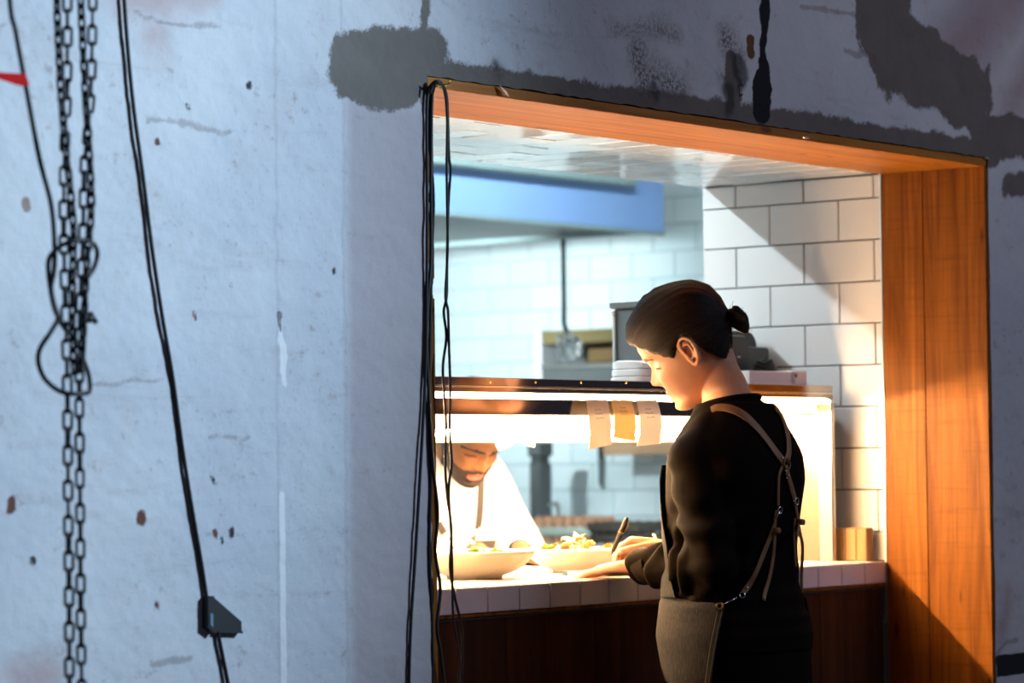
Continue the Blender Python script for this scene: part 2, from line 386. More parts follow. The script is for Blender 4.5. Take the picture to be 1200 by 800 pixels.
MW = wall_material()
def tile_mat(name, a, b, rough, ior=1.5):
    t = NT(name); oi = t.n('ShaderNodeObjectInfo'); co = t.coord(); f, _ = t.noise(co, 7, 2)
    c = t.mix(oi.outputs['Random'], a, b); t.bump(f, .12, .004)
    return t.set(c, rough, 0, .5, IOR=ior)
M_TILE = tile_mat('white_glazed_tile', (.80, .80, .80), (.74, .74, .75), .16)
M_CTILE = tile_mat('gloss_ceiling_tile', (.80, .80, .79), (.74, .74, .74), .05, 2.1)
M_KTILE = tile_mat('kitchen_wall_tile', (.76, .82, .84), (.70, .79, .82), .2)
M_FTILE = tile_mat('counter_edge_tile', (.72, .71, .74), (.66, .65, .69), .3)
M_GROUT = mat('dark_grout', (.055, .055, .06), .9, var=.3, scale=200)
M_PGROUT = mat('pale_grout', (.50, .60, .63), .9)
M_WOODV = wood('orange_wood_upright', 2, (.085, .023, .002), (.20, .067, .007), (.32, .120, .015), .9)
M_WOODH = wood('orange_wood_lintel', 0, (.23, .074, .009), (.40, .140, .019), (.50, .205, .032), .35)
M_WOODD = wood('dark_wood_panel', 2, (.030, .010, .004), (.055, .018, .007), (.085, .028, .010), .3, .75)
M_WOODL = wood('light_wood', 2, (.24, .135, .060), (.33, .195, .095), (.39, .25, .13), .1)
M_WOODS = wood('shelf_wood', 1, (.38, .20, .10), (.52, .30, .17), (.60, .38, .23), .1)
M_COUNTER = mat('counter_top', (.78, .74, .68), .22, var=.05, scale=12)
M_STEEL = mat('brushed_steel', (.62, .60, .57), .28, 1.0, var=.10, scale=40, stretch=(1, 1, 14))
M_STEELX = mat('brushed_steel_rail', (.30, .275, .25), .12, 1.0, var=.06, scale=30, stretch=(1, 10, 14))
M_STEELG = mat('grey_steel_machine', (.17, .18, .185), .42, .5, var=.08, scale=12)
M_PANEL = mat('dull_steel_panel', (.20, .17, .13), .4, .8, var=.12, scale=30, stretch=(1, 1, 10))
M_ALU = mat('bright_aluminium', (.85, .83, .80), .35, .9)
M_CREAM = mat('cream_reflector', (.46, .38, .25), .45, .0, var=.03)
M_BLACK = mat('black_rubber', (.010, .010, .012), .55, spec=.35)
M_BLKPL = mat('black_plastic', (.022, .022, .025), .42)
M_CHAIN = mat('black_chain_steel', (.018, .018, .021), .42, .6, var=.4, scale=120)
M_GREYPL = mat('dark_grey_plastic', (.012, .012, .014), .5)
M_WHITE = mat('white_plastic', (.72, .71, .74), .45, var=.03)
def paper(name, col):
    t = NT(name); t.set(col, .8, 0, .2); tr = t.n('ShaderNodeBsdfTranslucent'); tr.inputs[0].default_value = (*col, 1)
    mx = t.n('ShaderNodeMixShader'); mx.inputs[0].default_value = .45; t.l(t.b.outputs[0], mx.inputs[1]); t.l(tr.outputs[0], mx.inputs[2]); t.l(mx.outputs[0], t.out.inputs[0]); return t.m
M_PAPER = paper('white_paper', (.82, .78, .72)); M_YPAPER = paper('yellow_paper', (.84, .70, .40))
M_INK = mat('grey_ink', (.10, .09, .09), .8)
M_NAPKIN = mat('white_cloth', (.78, .79, .80), .9, bump=.2, scale=160, var=.04)
M_CERAM = mat('cream_ceramic', (.80, .74, .64), .22, var=.03, scale=8)
M_RED = mat('red_tape', (.50, .004, .006), .8, spec=.1)
M_BRASS = mat('brass', (.78, .50, .12), .28, 1.0)
M_CHROME = mat('chrome', (.80, .80, .80), .12, 1.0)
M_HOOD = mat('blue_filmed_steel', (.19, .30, .54), .5, .0, var=.08, scale=3)
M_HOODT = mat('pale_steel_trim', (.26, .33, .33), .45, .3)
M_HOODU = mat('hood_underside_steel', (.16, .17, .17), .45, .7)
M_LEATH = mat('tan_leather', (.25, .125, .045), .55, var=.25, scale=60, bump=.2)
M_KWALL = mat('kitchen_paint', (.78, .84, .86), .7, var=.02)
M_FLOOR = mat('grey_floor', (.022, .022, .024), .6, var=.3, scale=8)
M_PULP = mat('egg_tray_pulp', (.52, .58, .50), .9, var=.12, scale=60)
M_DPULP = mat('dark_egg_tray', (.075, .062, .050), .9, var=.2, scale=60)
M_KFLOOR = mat('pale_floor', (.55, .56, .56), .5, var=.08, scale=6)
M_EGG = mat('brown_egg', (.62, .30, .17), .5, var=.12, scale=20)
M_TUBE = emit('lit_heat_tube', (1.0, .62, .30), 850)
M_STRIP = emit('lit_strip', (1.0, .62, .32), 135.0)
M_LAMPW = emit('lit_kitchen_tube', (.85, .96, 1.0), 6)
# ------------------------------------------------------------------ main wall with its opening
X0, X1, ZS = -0.412, 1.632, 2.008      # opening in the wall
def front_wall():
    def lines(a, b, step, keep):
        L = [v for v in np.arange(a, b, step) if all(abs(v-k) > step*.4 for k in keep)]; return sorted(L+[k for k in keep if a <= k <= b])
    xs = list(np.arange(-2.0, -1.61, .04))+lines(-1.6, 1.95, .0065, [X0, X1])+list(np.arange(1.96, 2.5, .04))
    zs = list(np.arange(.5, .72, .02))+lines(.73, 2.48, .0065, [ZS])+list(np.arange(2.5, 2.76, .04))
    xs = np.array(xs); zs = np.array(zs); nx, nz = len(xs), len(zs)
    G = np.array([(x, YW, z) for z in zs for x in xs])
    d = vnoise(G*np.array([7, 1, 7]), 1)*.0022 + vnoise(G*np.array([24, 1, 24]), 2)*.0010 + vnoise(G*np.array([70, 1, 70]), 3)*.0005
    G[:, 1] += d
    inx = np.isclose(G[:, 0], X0) & (G[:, 2] <= ZS+.001); j = vnoise(G*np.array([1, 1, 60]), 4)
    G[inx, 0] += j[inx]*.004
    inz = np.isclose(G[:, 2], ZS) & (G[:, 0] >= X0-.001) & (G[:, 0] <= X1+.001); j = vnoise(G*np.array([40, 1, 1]), 5)
    G[inz, 2] += j[inz]*.002
    mb = MB(); mb.v = [tuple(p) for p in G]; fs = []
    for k in range(nz-1):
        for i in range(nx-1):
            xm, zm = (xs[i]+xs[i+1])/2, (zs[k]+zs[k+1])/2
            if X0 < xm < X1 and zm < ZS: continue
            a = k*nx+i; fs.append((a, a+1, a+nx+1, a+nx))
    mb.f = fs
    # reveal faces running back to y = 0
    def wallstrip(ids):
        b = len(mb.v); mb.v += [(mb.v[i][0], -.002, mb.v[i][2]) for i in ids]
        for t in range(len(ids)-1): mb.f.append((ids[t], ids[t+1], b+t+1, b+t))
    iL = int(np.argmin(abs(xs-X0))); iR = int(np.argmin(abs(xs-X1))); kT = int(np.argmin(abs(zs-ZS)))
    wallstrip([k*nx+iL for k in range(kT+1)]); wallstrip([kT*nx+i for i in range(iL, iR+1)]); wallstrip([k*nx+iR for k in range(kT, -1, -1)])
    mb.mi = [0]*len(mb.f)
    # body of the wall round the detailed face
    yb = -.002; yf = YW+.004
    mb.box((-5, yf, 0), (-2.0, yb, 3.1)); mb.box((2.48, yf, 0), (5, yb, 3.1)); mb.box((-2.0, yf, 2.73), (2.49, yb, 3.1))
    mb.box((-2.0, yf+.004, 0), (X0-.006, yb, .52)); mb.box((X1+.006, yf+.004, 0), (2.49, yb, .52))
    mb.box((-2.0, yb-.03, .5), (X0-.006, yb, 2.74)); mb.box((X1+.006, yb-.03, .5), (2.49, yb, 2.74)); mb.box((X0, yb-.03, ZS+.006), (X1, yb, 2.74))
    o = mb.build('wall_front', MW); D = wall_distances(mb.v)
    for i in range(5):
        at = o.data.attributes.new('stain_%d' % i, 'FLOAT_VECTOR', 'POINT')
        at.data.foreach_set('vector', np.stack(D[3*i:3*i+3], 1).astype(np.float32).ravel())
    return tag(o, 'painted concrete wall with bare grey mortar patches round the opening', kind='structure')
front_wall()
# centre-line mark drawn on the wall over the lintel
def mark():
    mb = MB(); c = at_y(869, 105, YW-.004)
    mb.box((c[0]-.0009, YW-.0042, c[2]-.024), (c[0]+.0009, YW-.0034, c[2]+.024))
    pts = [(c[0]+.009*math.cos(a), YW-.0038, c[2]+.012*math.sin(a)) for a in np.linspace(.7, 2*PI-.7, 14)]
    mb.tube(pts, .0009, 4); return tag(mb.build('centre_line_mark', M_BLACK), 'small black centre-line mark drawn on the wall left of the black paint run', 'mark')
mark()
def simple(name, a, b, m, label=None): mb = MB(); mb.box(a, b); return tag(mb.build(name, m), label, kind='structure')
simple('floor', (-5, -5.5, -.1), (5, 5.2, 0), M_FLOOR, 'grey floor')
# kitchen shell
simple('floor', (-2.2, .72, 0.0005), (4.61, 5.0, .004), M_KFLOOR, 'pale kitchen floor')
simple('wall_north', (-2.2, 5.0, 0), (5, 5.12, 3.1), M_KWALL); simple('wall_west', (-2.3, 0, 0), (-2.2, 5.12, 3.1), M_KWALL)
simple('ceiling', (-2.3, 0.0, 2.98), (5, 5.12, 3.1), M_KWALL)
simple('wall_left', (-.62, .0, 0), (-.42, .528, 2.98), M_KWALL, 'left side of the tiled pass')
simple('trim_1', (-.42, .0, 2.0), (1.64, .528, 2.98), M_KWALL, 'bulkhead over the tiled pass')
simple('trim_2', (X1-.012, -.001, 0.9), (X1-.002, .0035, 1.995), M_ALU, 'thin white metal strip between wood and tile')

TC = {}
def tile(parent, m, c, w, h, t=.008, axis='x', tilt=0, name='tile'):
    key = (round(w, 4), round(h, 4), t, m.name)
    if key not in TC:
        mb = MB(); e = .0014
        for z, i in ((0, 0), (t-e, 0), (t, e)):
            mb.v += [(-w/2+i, -h/2+i, z), (w/2-i, -h/2+i, z), (w/2-i, h/2-i, z), (-w/2+i, h/2-i, z)]
        for k in (0, 4):
            for j in range(4): mb.f.append((k+j, k+(j+1) % 4, k+4+(j+1) % 4, k+4+j))
        mb.f.append((8, 9, 10, 11)); TC[key] = mb.mesh('tile', m)
    o = link(name, TC[key], parent)
    # local x -> width direction, local z -> outward normal
    if axis == '-x': B = [(0, -1, 0), (0, 0, 1), (-1, 0, 0)]
    elif axis == '-y': B = [(1, 0, 0), (0, 0, 1), (0, -1, 0)]
    elif axis == '-z': B = [(1, 0, 0), (0, -1, 0), (0, 0, -1)]
    elif axis == 'z': B = [(1, 0, 0), (0, 1, 0), (0, 0, 1)]
    R3 = Matrix(B).transposed()
    if tilt: R3 = R3 @ Matrix.Rotation(random.gauss(0, tilt), 3, 'X') @ Matrix.Rotation(random.gauss(0, tilt), 3, 'Y')
    mx = R3.to_4x4(); mx.translation = Vector(c)-wl(parent); o.matrix_local = mx; return o
PT = .1015; G = .0032
# right side of the pass: real tiles over dark grout
wr = simple('wall_right', (X1, 0.0, 0), (1.80, .530, 2.98), M_GROUT, 'short white tiled side wall of the pass')
yj = .4289
rows = [(1.933, 1.990)]+[(1.933-PT*(k+1), 1.933-PT*k) for k in range(9)]
for r, (z0, z1) in enumerate(rows):
    js = [yj-2*PT*k for k in range(3)] if r % 2 == 0 else [yj-PT-2*PT*k for k in range(2)]
    edges = [.530+G/2]+js+[.004-G/2]
    for a, b in zip(edges[:-1], edges[1:]):
        wd = a-b-G; hh = z1-z0-G
        if wd < .006 or z1 <= 1.045: continue
        zc = (z0+z1)/2
        if z0 < 1.05: hh = z1-1.05-G; zc = (z1+1.05)/2
        if hh < .004: continue
        tile(wr, M_TILE, (X1+.0005, (a+b)/2, zc), wd, hh, axis='-x', tilt=.0016)
# underside of the bulkhead: glossy tiles, laid end-on
cl = simple('trim_3', (-.42, 0.0, 1.998), (X1, .528, 2.002), M_GROUT, 'glossy white tiled soffit of the pass')
nx = int((1.62+.42)/PT)
for i in range(nx+1):
    xa, xb = 1.622-PT*(i+1), 1.622-PT*i
    if xa < -.42: xa = -.42
    js = [yj-2*PT*k for k in range(3)] if i % 2 == 0 else [yj-PT-2*PT*k for k in range(2)]
    edges = [.528]+js+[.004-G/2]
    for a, b in zip(edges[:-1], edges[1:]):
        if a-b-G < .006 or xb-xa < .01: continue
        tile(cl, M_CTILE, ((xa+xb)/2, (a+b)/2, 1.9985), xb-xa-G, a-b-G, axis='-z', tilt=.006)
# kitchen east wall
we = simple('wall_east', (4.612, 0, 0), (5, 5.12, 3.1), M_PGROUT, 'pale tiled kitchen wall')
zz = .98; r = 0
while zz < 2.55:
    y = 2.15 + (PT if r % 2 else 0)
    while y < 4.35:
        tile(we, M_KTILE, (4.613, y+PT, zz+PT/2), 2*PT-.005, PT-.005, axis='-x', tilt=.003); y += 2*PT
    zz += PT; r += 1

# ------------------------------------------------------------------ wooden lining of the opening
fr = empty('trim_4', (.6, YW, 1.0), 'orange wooden boards lining the opening', kind='structure')
def board(a, b, m, c=.0015): mb = MB(); mb.box(a, b, c); return mb.build('board', m, fr)
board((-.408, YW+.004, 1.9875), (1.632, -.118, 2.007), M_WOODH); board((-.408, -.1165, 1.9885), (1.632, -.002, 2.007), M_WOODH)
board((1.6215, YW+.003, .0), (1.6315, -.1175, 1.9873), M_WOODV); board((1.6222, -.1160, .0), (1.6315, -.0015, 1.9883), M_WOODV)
# left board, with a bite out of its front edge
def left_board():
    mb = MB(); zt = at_y(510, 326, YW)[2]; zb = at_y(510, 349, YW)[2]; ya = YW+.006; xa, xb = -.4075, -.3895; dep = .02
    zm = (zt+zb)/2
    mb.box((xa, ya, 0), (xb, -.002, zb), .001); mb.box((xa, ya, zt), (xb, -.002, 1.987), .001)
    mb.box((xa, ya+.016, zb-.001), (xb-.007, -.002, zt+.001)); mb.box((xa, ya, zb), (xa+.004, -.004, zt))
    mb.box((xa, ya, zt-.010), (xb-.004, -.004, zt+.001)); mb.box((xa, ya, zb-.001), (xb-.005, -.004, zb+.006))
    return mb.build('board', M_WOODV, fr)
left_board()
for px, py, w_, h_ in ((1157, 185.5, .010, .004), (946, 161.5, .012, .003)):   # pale staples in the corner
    c = at_y(px, py, YW-.001); mb = MB(); mb.box((c[0]-w_, YW-.003, c[2]-h_/2), (c[0]+w_*.6, YW+.006, c[2]+h_/2), .001)
    tag(mb.build('staple', M_ALU, fr), 'pale metal staple')
c = at_y(589, 108, YW-.001); mb = MB()
mb.add([(c[0]-.014, YW-.005, c[2]+.012), (c[0]-.006, YW-.009, c[2]-.001), (c[0]+.012, YW-.007, c[2]-.008), (c[0]+.010, YW-.004, c[2]+.001), (c[0]-.006, YW-.002, c[2]+.010)], [(0, 1, 2, 3), (0, 3, 4)])
mb.add([(x, y+.0006, z) for x, y, z in mb.v[:5]], [(3, 2, 1, 0), (4, 3, 0)])
tag(mb.build('paper_scrap', M_PAPER), 'white torn paper scrap stuck on the lintel edge', 'paper')

# ------------------------------------------------------------------ counter
ZC = 1.05
ct = empty('pass_counter', (.6, .3, 0), 'pass counter with white tiled front edge and dark wooden front', 'counter')
mb = MB(); mb.box((-.418, .009, .985), (1.6215, .70, ZC), .002); mb.build('counter_top', M_COUNTER, ct)
mb = MB(); mb.box((-.418, .0062, .985), (1.6215, .0088, ZC-.001)); mb.build('grout', M_GROUT, ct)
hf = .0528
for i in range(-4, 16):
    a, b = max(i*PT, -.416), min((i+1)*PT, 1.6205)
    if b-a < .01: continue
    tile(ct, M_FTILE, ((a+b)/2, .0064, ZC-hf/2), b-a-.0032, hf-.002, axis='-y', tilt=.002, t=.007)
mb = MB(); mb.box((-.416, .001, .990), (1.6205, .012, .9965), .001); tag(mb.build('edge_strip', M_WOODV, ct), 'reddish wooden strip under the tiles')
xs = [-.416, -.12, .17, .47, .76, 1.05, 1.34, 1.6205]
for a, b in zip(xs[:-1], xs[1:]):
    mb = MB(); mb.box((a+.0008, .010+random.uniform(0, .001), 0.02), (b-.0008, .030, .9895), .0012); mb.build('panel', M_WOODD, ct)
for s in (-.35, .6, 1.55):
    mb = MB(); mb.box((s-.03, .62, 0), (s+.03, .68, .985)); mb.build('leg', M_STEELG, ct)
# ------------------------------------------------------------------ heated gantry over the counter
ga = empty('heat_lamp_gantry', (.6, .3, ZC), 'long steel heat lamp gantry standing on the counter', 'food warmer')
GX0, GX1 = -.36, 1.556
mb = MB(); mb.box((GX0, .1120, 1.4585), (GX1+.014, .124, 1.476), .0012); mb.build('upper_rail', M_STEELX, ga)
mb = MB(); mb.box((GX0, .1095, 1.4555), (GX1+.014, .124, 1.4580)); mb.build('rail_lip', M_CHROME, ga)
mb = MB(); mb.box((GX0, .1125, 1.4440), (GX1+.014, .124, 1.4550), .0008); mb.build('upper_rail', M_STEELX, ga)
mb = MB(); mb.tube([(GX0+.01, .1085, 1.4370), (1.535, .1085, 1.4370)], .0058, 10); tag(mb.build('light_strip', M_STRIP, ga), 'glowing warm strip between the rails')
mb = MB(); mb.box((GX0, .0965, 1.3975), (1.25, .106, 1.4312), .0010); mb.build('lower_rail', M_STEELX, ga)
mb = MB(); mb.box((GX0, .119, 1.4660), (GX1, .505, 1.4740), .001); mb.build('top_shelf', M_STEEL, ga)
for px in (575, 628, 681, 734):
    c = at_y(px, 448, .111); mb = MB(); mb.ring((c[0], .1115, c[2]), (0, 1, 0), .0012, .0012, 8, 5); mb.build('screw', M_BRASS, ga)
# reflector trough
prof = [(.150, 1.405), (.165, 1.435), (.210, 1.458), (.330, 1.463), (.430, 1.452), (.470, 1.415), (.484, 1.345)]
mb = MB(); n = len(prof)
for x in (GX0+.018, 1.536):
    mb.v += [(x, y, z) for y, z in prof] + [(x, y*1.0+(y-.33)*.03, z+.003) for y, z in prof]
for i in range(n-1):
    mb.f += [(i, i+1, 2*n+i+1, 2*n+i), (n+i+1, n+i, 3*n+i, 3*n+i+1)]
mb.f += [(0, 2*n, 3*n, n), (n-1, 2*n-1, 4*n-1, 3*n-1)]; mb.mi = [0]*len(mb.f)
mb.build('reflector', M_CREAM, ga, smooth=True, sharp=60)
mb = MB(); mb.tube([(GX0+.03, .335, 1.364), (1.525, .335, 1.364)], .0075, 10); tag(mb.build('heat_tube', M_TUBE, ga), 'glowing orange white heat tube')
for x in (GX0+.03, 1.522):
    mb = MB(); mb.box((x-.008, .32, 1.352), (x+.008, .35, 1.462), .002); mb.build('tube_holder', M_STEELG, ga)
for x, sg in ((GX0, 1), (1.556, -1)):
    def pb(nm, m, t0, t1, y0, y1, z0, z1, c=.001): q = MB(); q.box((x+sg*t0, y0, z0), (x+sg*t1, y1, z1), c); return q.build(nm, m, ga)
    pb('end_panel', M_PANEL, 0, .006, .118, .490, ZC, 1.4655)
    pb('front_post', M_STEEL, -.0015, .013, .100, .142, ZC, 1.4435, .003)
    pb('panel_edge', M_ALU, .0062, .016, .143, .488, 1.4280, 1.4430)
    pb('rear_post', M_STEEL, .0062, .030, .474, .489, ZC, 1.4655, .002)
mb = MB(); mb.box((GX0, .080, 1.4296), (1.5425, .0964, 1.4313), .0006); mb.box((1.2505, .0964, 1.4296), (1.5425, .106, 1.4313), .0006); mb.build('strip_light_shield', M_STEELX, ga)  # lip added to keep the strip's light off the lower jamb
mb = MB(); mb.box((GX0, .490, 1.345), (GX1, .500, 1.4655), .001); mb.build('rear_rail', M_STEEL, ga)

# order tickets
def ticket(pts_top, pts_bot, y, m, label, curl, lines=3, group='order tickets clipped under the rail', name='order_ticket'):
    e = empty(name, tuple(at_y(*pts_top[0], y)), label, 'ticket', group)
    mb = MB(); N = 10; a0, a1 = at_y(*pts_top[0], y), at_y(*pts_top[1], y); b0, b1 = at_y(*pts_bot[0], y), at_y(*pts_bot[1], y)
    for side in (0, .0007):
        for i in range(N+1):
            u = i/N
            for j in range(5):
                s = j/4; p = (a0*(1-s)+a1*s)*(1-u)+(b0*(1-s)+b1*s)*u
                p = p + np.array([0, -curl*math.sin(PI*u*.8)*1.0 - curl*u*u*.6 + .003*math.sin(s*PI) + side, 0]); mb.v.append(tuple(p))
    for i in range(N):
        for j in range(4):
            q = (i*5+j, i*5+j+1, i*5+j+6, i*5+j+5); mb.f.append(q); mb.f.append(tuple(55+t for t in q[::-1]))
    for i in range(N):
        for j in (0, 4): mb.f.append((i*5+j, (i+1)*5+j, 55+(i+1)*5+j, 55+i*5+j))
    for j in range(4):
        for i in (0, N): mb.f.append((i*5+j, 55+i*5+j, 55+i*5+j+1, i*5+j+1))
    mb.mi = [0]*len(mb.f); mb.build('paper', m, e, smooth=True, sharp=50)
    if lines:
        mb = MB()
        for k in range(lines):
            u = .22+.09*k; 
            for (s0, s1) in ((.30, .42), (.46, .58+.05*k)):
                p = lambda s: (a0*(1-s)+a1*s)*(1-u)+(b0*(1-s)+b1*s)*u + np.array([0, -curl*math.sin(PI*u*.8)-curl*u*u*.6-.0012, 0])
                P0, P1 = p(s0), p(s1); mid = (P0+P1)/2+np.array([0, 0, .0022])
                mb.tube([P0, mid, P1], .0005, 4)
        mb.build('handwriting', M_INK, e)
    return e
ticket([(687, 468), (712, 468)], [(685, 527), (711, 521)], .0785, M_PAPER, 'leftmost order ticket on the gantry, cream with a slanted lower edge', .010)
ticket([(716, 468), (740, 468)], [(711, 512), (737, 517)], .0785, M_YPAPER, 'middle order ticket, yellow and shorter than its neighbours', .014)
ticket([(746, 468), (770, 468)], [(737, 523), (764, 520)], .0785, M_PAPER, 'rightmost order ticket, pale with a swept lower edge next to the woman', .018)
for a, b, l in (([(578, 500), (606, 500)], [(590, 528), (607, 521)], 'white curled ticket on the cook side in front of his forehead'),
                ([(607, 500), (640, 500)], [(618, 520), (632, 524)], 'white curled ticket on the cook side right of his face'),
                ([(640, 500), (690, 500)], [(655, 514), (690, 514)], 'wide white ticket on the cook side behind the cream ticket')):
    ticket(a, b, .512, M_PAPER, l, -.012, 0, 'white tickets on the cook side of the gantry')

# things on top of the gantry
ZT = 1.4742
def steel_machine():
    e = empty('steel_machine', (1.35, .40, ZT), 'grey steel box machine with a lidded top on the gantry behind the woman', 'machine')
    a = at_y(714, 353, .488); zt = a[2]; x0 = a[0]; x1 = x0+.16
    mb = MB(); mb.box((x0+.004, .295, ZT+.012), (x1, .480, zt-.02), .004); mb.build('body', M_STEELG, e)
    mb = MB(); mb.box((x0-.004, .288, zt-.019), (x1+.006, .488, zt), .004); mb.build('lid', M_STEELG, e)
    mb = MB(); mb.tube([(x0, .474, ZT+.012), (x0, .474, zt-.035)], .0045, 8); tag(mb.build('corner_bar', M_ALU, e), 'pale bright corner bar')
    mb = MB(); mb.ball((x0-.001, .473, zt-.030), .007, n=10, m=6); mb.build('hinge_pin', M_CHROME, e)
    for dx in (.03, .13):
        for y in (.32, .46):
            mb = MB(); mb.tube([(x0+dx, y, ZT), (x0+dx, y, ZT+.013)], .010, 8); mb.build('foot', M_BLACK, e)
steel_machine()
def tub():
    c = at_y(750, 432, .22); e = empty('folded_cloth', (c[0], .22, ZT), 'stack of folded white cloths on the gantry behind the woman\'s face', 'cloth')
    for k in range(3):
        rings = []
        for u, s in ((0, .93), (.15, 1), (.85, 1), (1, .90)):
            z = ZT+.0003+k*.0165+u*.0160
            rings.append([(c[0]+.012+(.062-.004*k)*s*math.copysign(abs(math.cos(a))**.45, math.cos(a)), .225+.055*s*math.copysign(abs(math.sin(a))**.45, math.sin(a)), z+.004*math.sin(a*2+k)*(u > .5)*(k == 2)) for a in np.linspace(0, 2*PI, 32, endpoint=False)])
        mb = MB(); mb.loft(rings); mb.build('fold', M_NAPKIN, e, smooth=True, sharp=50)
tub()
def printer():
    a = at_y(878, 393, .29); c = at_y(888, 388, .357); d = at_y(896, 407, .335)
    e = empty('ticket_printer', (a[0]-.05, .34, ZT), 'dark grey ticket printer with a rounded top on the gantry behind the woman\'s neck', 'printer')
    def slab(x0, x1, y0, y1, z0, z1, r, name, m):
        pr = [(x0, z0), (x1, z0)] + [(x1-r+r*math.cos(t), z1-r+r*math.sin(t)) for t in np.linspace(0, PI/2, 8)] + [(x0+r*.6-r*.6*math.sin(t), z1-r*.6+r*.6*math.cos(t)) for t in np.linspace(0, PI/2, 7)]
        rings = [[((x-(x0+x1)/2)*s+(x0+x1)/2, y, (z-(z0+z1)/2)*s+(z0+z1)/2) for x, z in pr] for y, s in ((y0, .94), (y0+.006, 1), (y1-.006, 1), (y1, .94))]
        mb = MB(); mb.loft(rings); return mb.build(name, m, e, smooth=True, sharp=40)
    slab(a[0]-.12, a[0], .290, .355, ZT+.004, a[2], .022, 'body', M_GREYPL)
    slab(a[0]-.08, c[0], .3565, .400, ZT+.012, c[2], .040, 'paper_cover', M_GREYPL)
    slab(a[0]+.002, d[0], .320, .355, ZT+.010, d[2], .006, 'feed_slot', M_BLKPL)
    mb = MB(); mb.box((a[0]-.11, .295, ZT), (a[0]-.005, .395, ZT+.008)); mb.build('base', M_BLACK, e)
    c = at_y(866, 418, .289); mb = MB(); mb.box((c[0]-.006, .2885, c[2]-.0012), (c[0]+.006, .2905, c[2]+.0012)); mb.build('badge', M_STEEL, e)
printer()
def cable_heap():
    c = at_y(897, 430, .245); mb = MB(); pts = []; zt = at_y(893, 420, .245)[2]-ZT
    for i in range(96):
        t = i/95; a = t*2*PI*6.3; r = .044-.030*t**1.5
        pts.append((c[0]+r*math.cos(a)*.95, .245+.75*r*math.sin(a), ZT+.0075+(zt-.012)*t+.004*math.sin(3*a)))
    mb.tube(pts, .0062, 6); o = mb.build('coiled_lead', M_BLACK, None, smooth=True)
    tag(o, 'black coiled lead heaped between the printer and the white box', 'cable')
cable_heap()
def white_box():
    a = at_y(880, 440, .125); b = at_y(929, 440, .125); d = at_y(942, 440, .125)
    zt = at_y(900, 434.0, .125)[2]
    e = empty('white_box', (b[0], .2, ZT), 'small white box with a round mark on its end by the tiled wall', 'box')
    mb = MB(); mb.box((a[0], .127, ZT), (b[0], .185, zt-.001), .002); mb.build('body', M_WHITE, e)
    mb = MB(); mb.box((b[0]+.0006, .122, ZT), (d[0]+.012, .188, zt+.002), .004); mb.build('end_cap', M_WHITE, e)
    c = at_y(933, 440, .121); mb = MB(); mb.ring((c[0], .1215, c[2]), (0, 1, 0), .0042, .0010, 14, 5); mb.tube([(c[0]-.002, .1212, c[2]-.002), (c[0]+.002, .1212, c[2]+.002)], .0007, 4); mb.build('round_mark', M_INK, e)
white_box()

# wooden block standing by the tiled wall
def wood_block():
    e = empty('wooden_block', (1.60, .085, ZC), 'upright light wooden block at the right end of the counter', 'block')
    zt = at_x(1000, 618, 1.585)[2]
    for k, (y0, y1) in enumerate(((.030, .058), (.0583, .090), (.0903, .128))):
        mb = MB(); mb.box((1.580, y0, ZC), (1.614, y1, zt-.0006*k), .003); mb.build('stave', M_WOODL, e)
    mb = MB(); mb.box((1.583, .1283, ZC), (1.612, .131, zt-.004), .001); tag(mb.build('gap_shade', M_BLKPL, e), 'dark strip standing in for the shaded gap')  # shade of the gap beside the block, built as a black strip
wood_block()

# ------------------------------------------------------------------ bowls of salad
def bowl(c, R, label):
    e = empty('bowl', c, label, 'bowl', 'cream bowls on the pass')
    k = R/.125
    pr = [(.004, .004), (.045, .004), (.050, .0), (.056, .001), (.058, .006), (.085, .016), (.108, .032), (.122, .050), (.125, .056), (.1235, .0575), (.119, .053), (.104, .037), (.08, .022), (.05, .013), (.004, .011)]
    mb = MB(); mb.lathe((c[0], c[1], c[2]), [(r*k, z*min(k, 1.05)) for r, z in pr], 56); mb.build('bowl_body', M_CERAM, e, smooth=True)
    return e
M_LEAF = [mat('salad_green', (.22, .34, .05), .5, var=.3, scale=60), mat('salad_pale', (.74, .70, .42), .5, var=.15, scale=60), mat('salad_orange', (.72, .30, .05), .5, var=.2, scale=60), mat('salad_white', (.78, .74, .64), .5, var=.1)]
def leaf_mesh(m, kind):
    mb = MB(); N = 6
    for i in range(N+1):
        u = i/N; wd = (.5*math.sin(PI*min(1, u*.93+.05))**.8) if kind == 0 else .16
        wob = .12*math.sin(u*9+kind)
        for s in (-1, 0, 1):
            mb.v.append((s*wd*(1+.25*math.sin(u*14)*(kind == 0)), u, .35*u*(1-u)*2 - abs(s)*.12+wob*s))
    n0 = len(mb.v); mb.v += [(x, y, z-.05) for x, y, z in mb.v]
    for i in range(N):
        for j in range(2):
            q = (i*3+j, i*3+j+1, i*3+j+4, i*3+j+3); mb.f.append(q); mb.f.append(tuple(n0+t for t in q[::-1]))
        for j in (0, 2): mb.f.append((i*3+j, i*3+j+3, n0+i*3+j+3, n0+i*3+j))
    mb.mi = [0]*len(mb.f); return mb.mesh('leaf', m, True)
LEAF = [(leaf_mesh(m, 0), leaf_mesh(m, 1)) for m in M_LEAF]
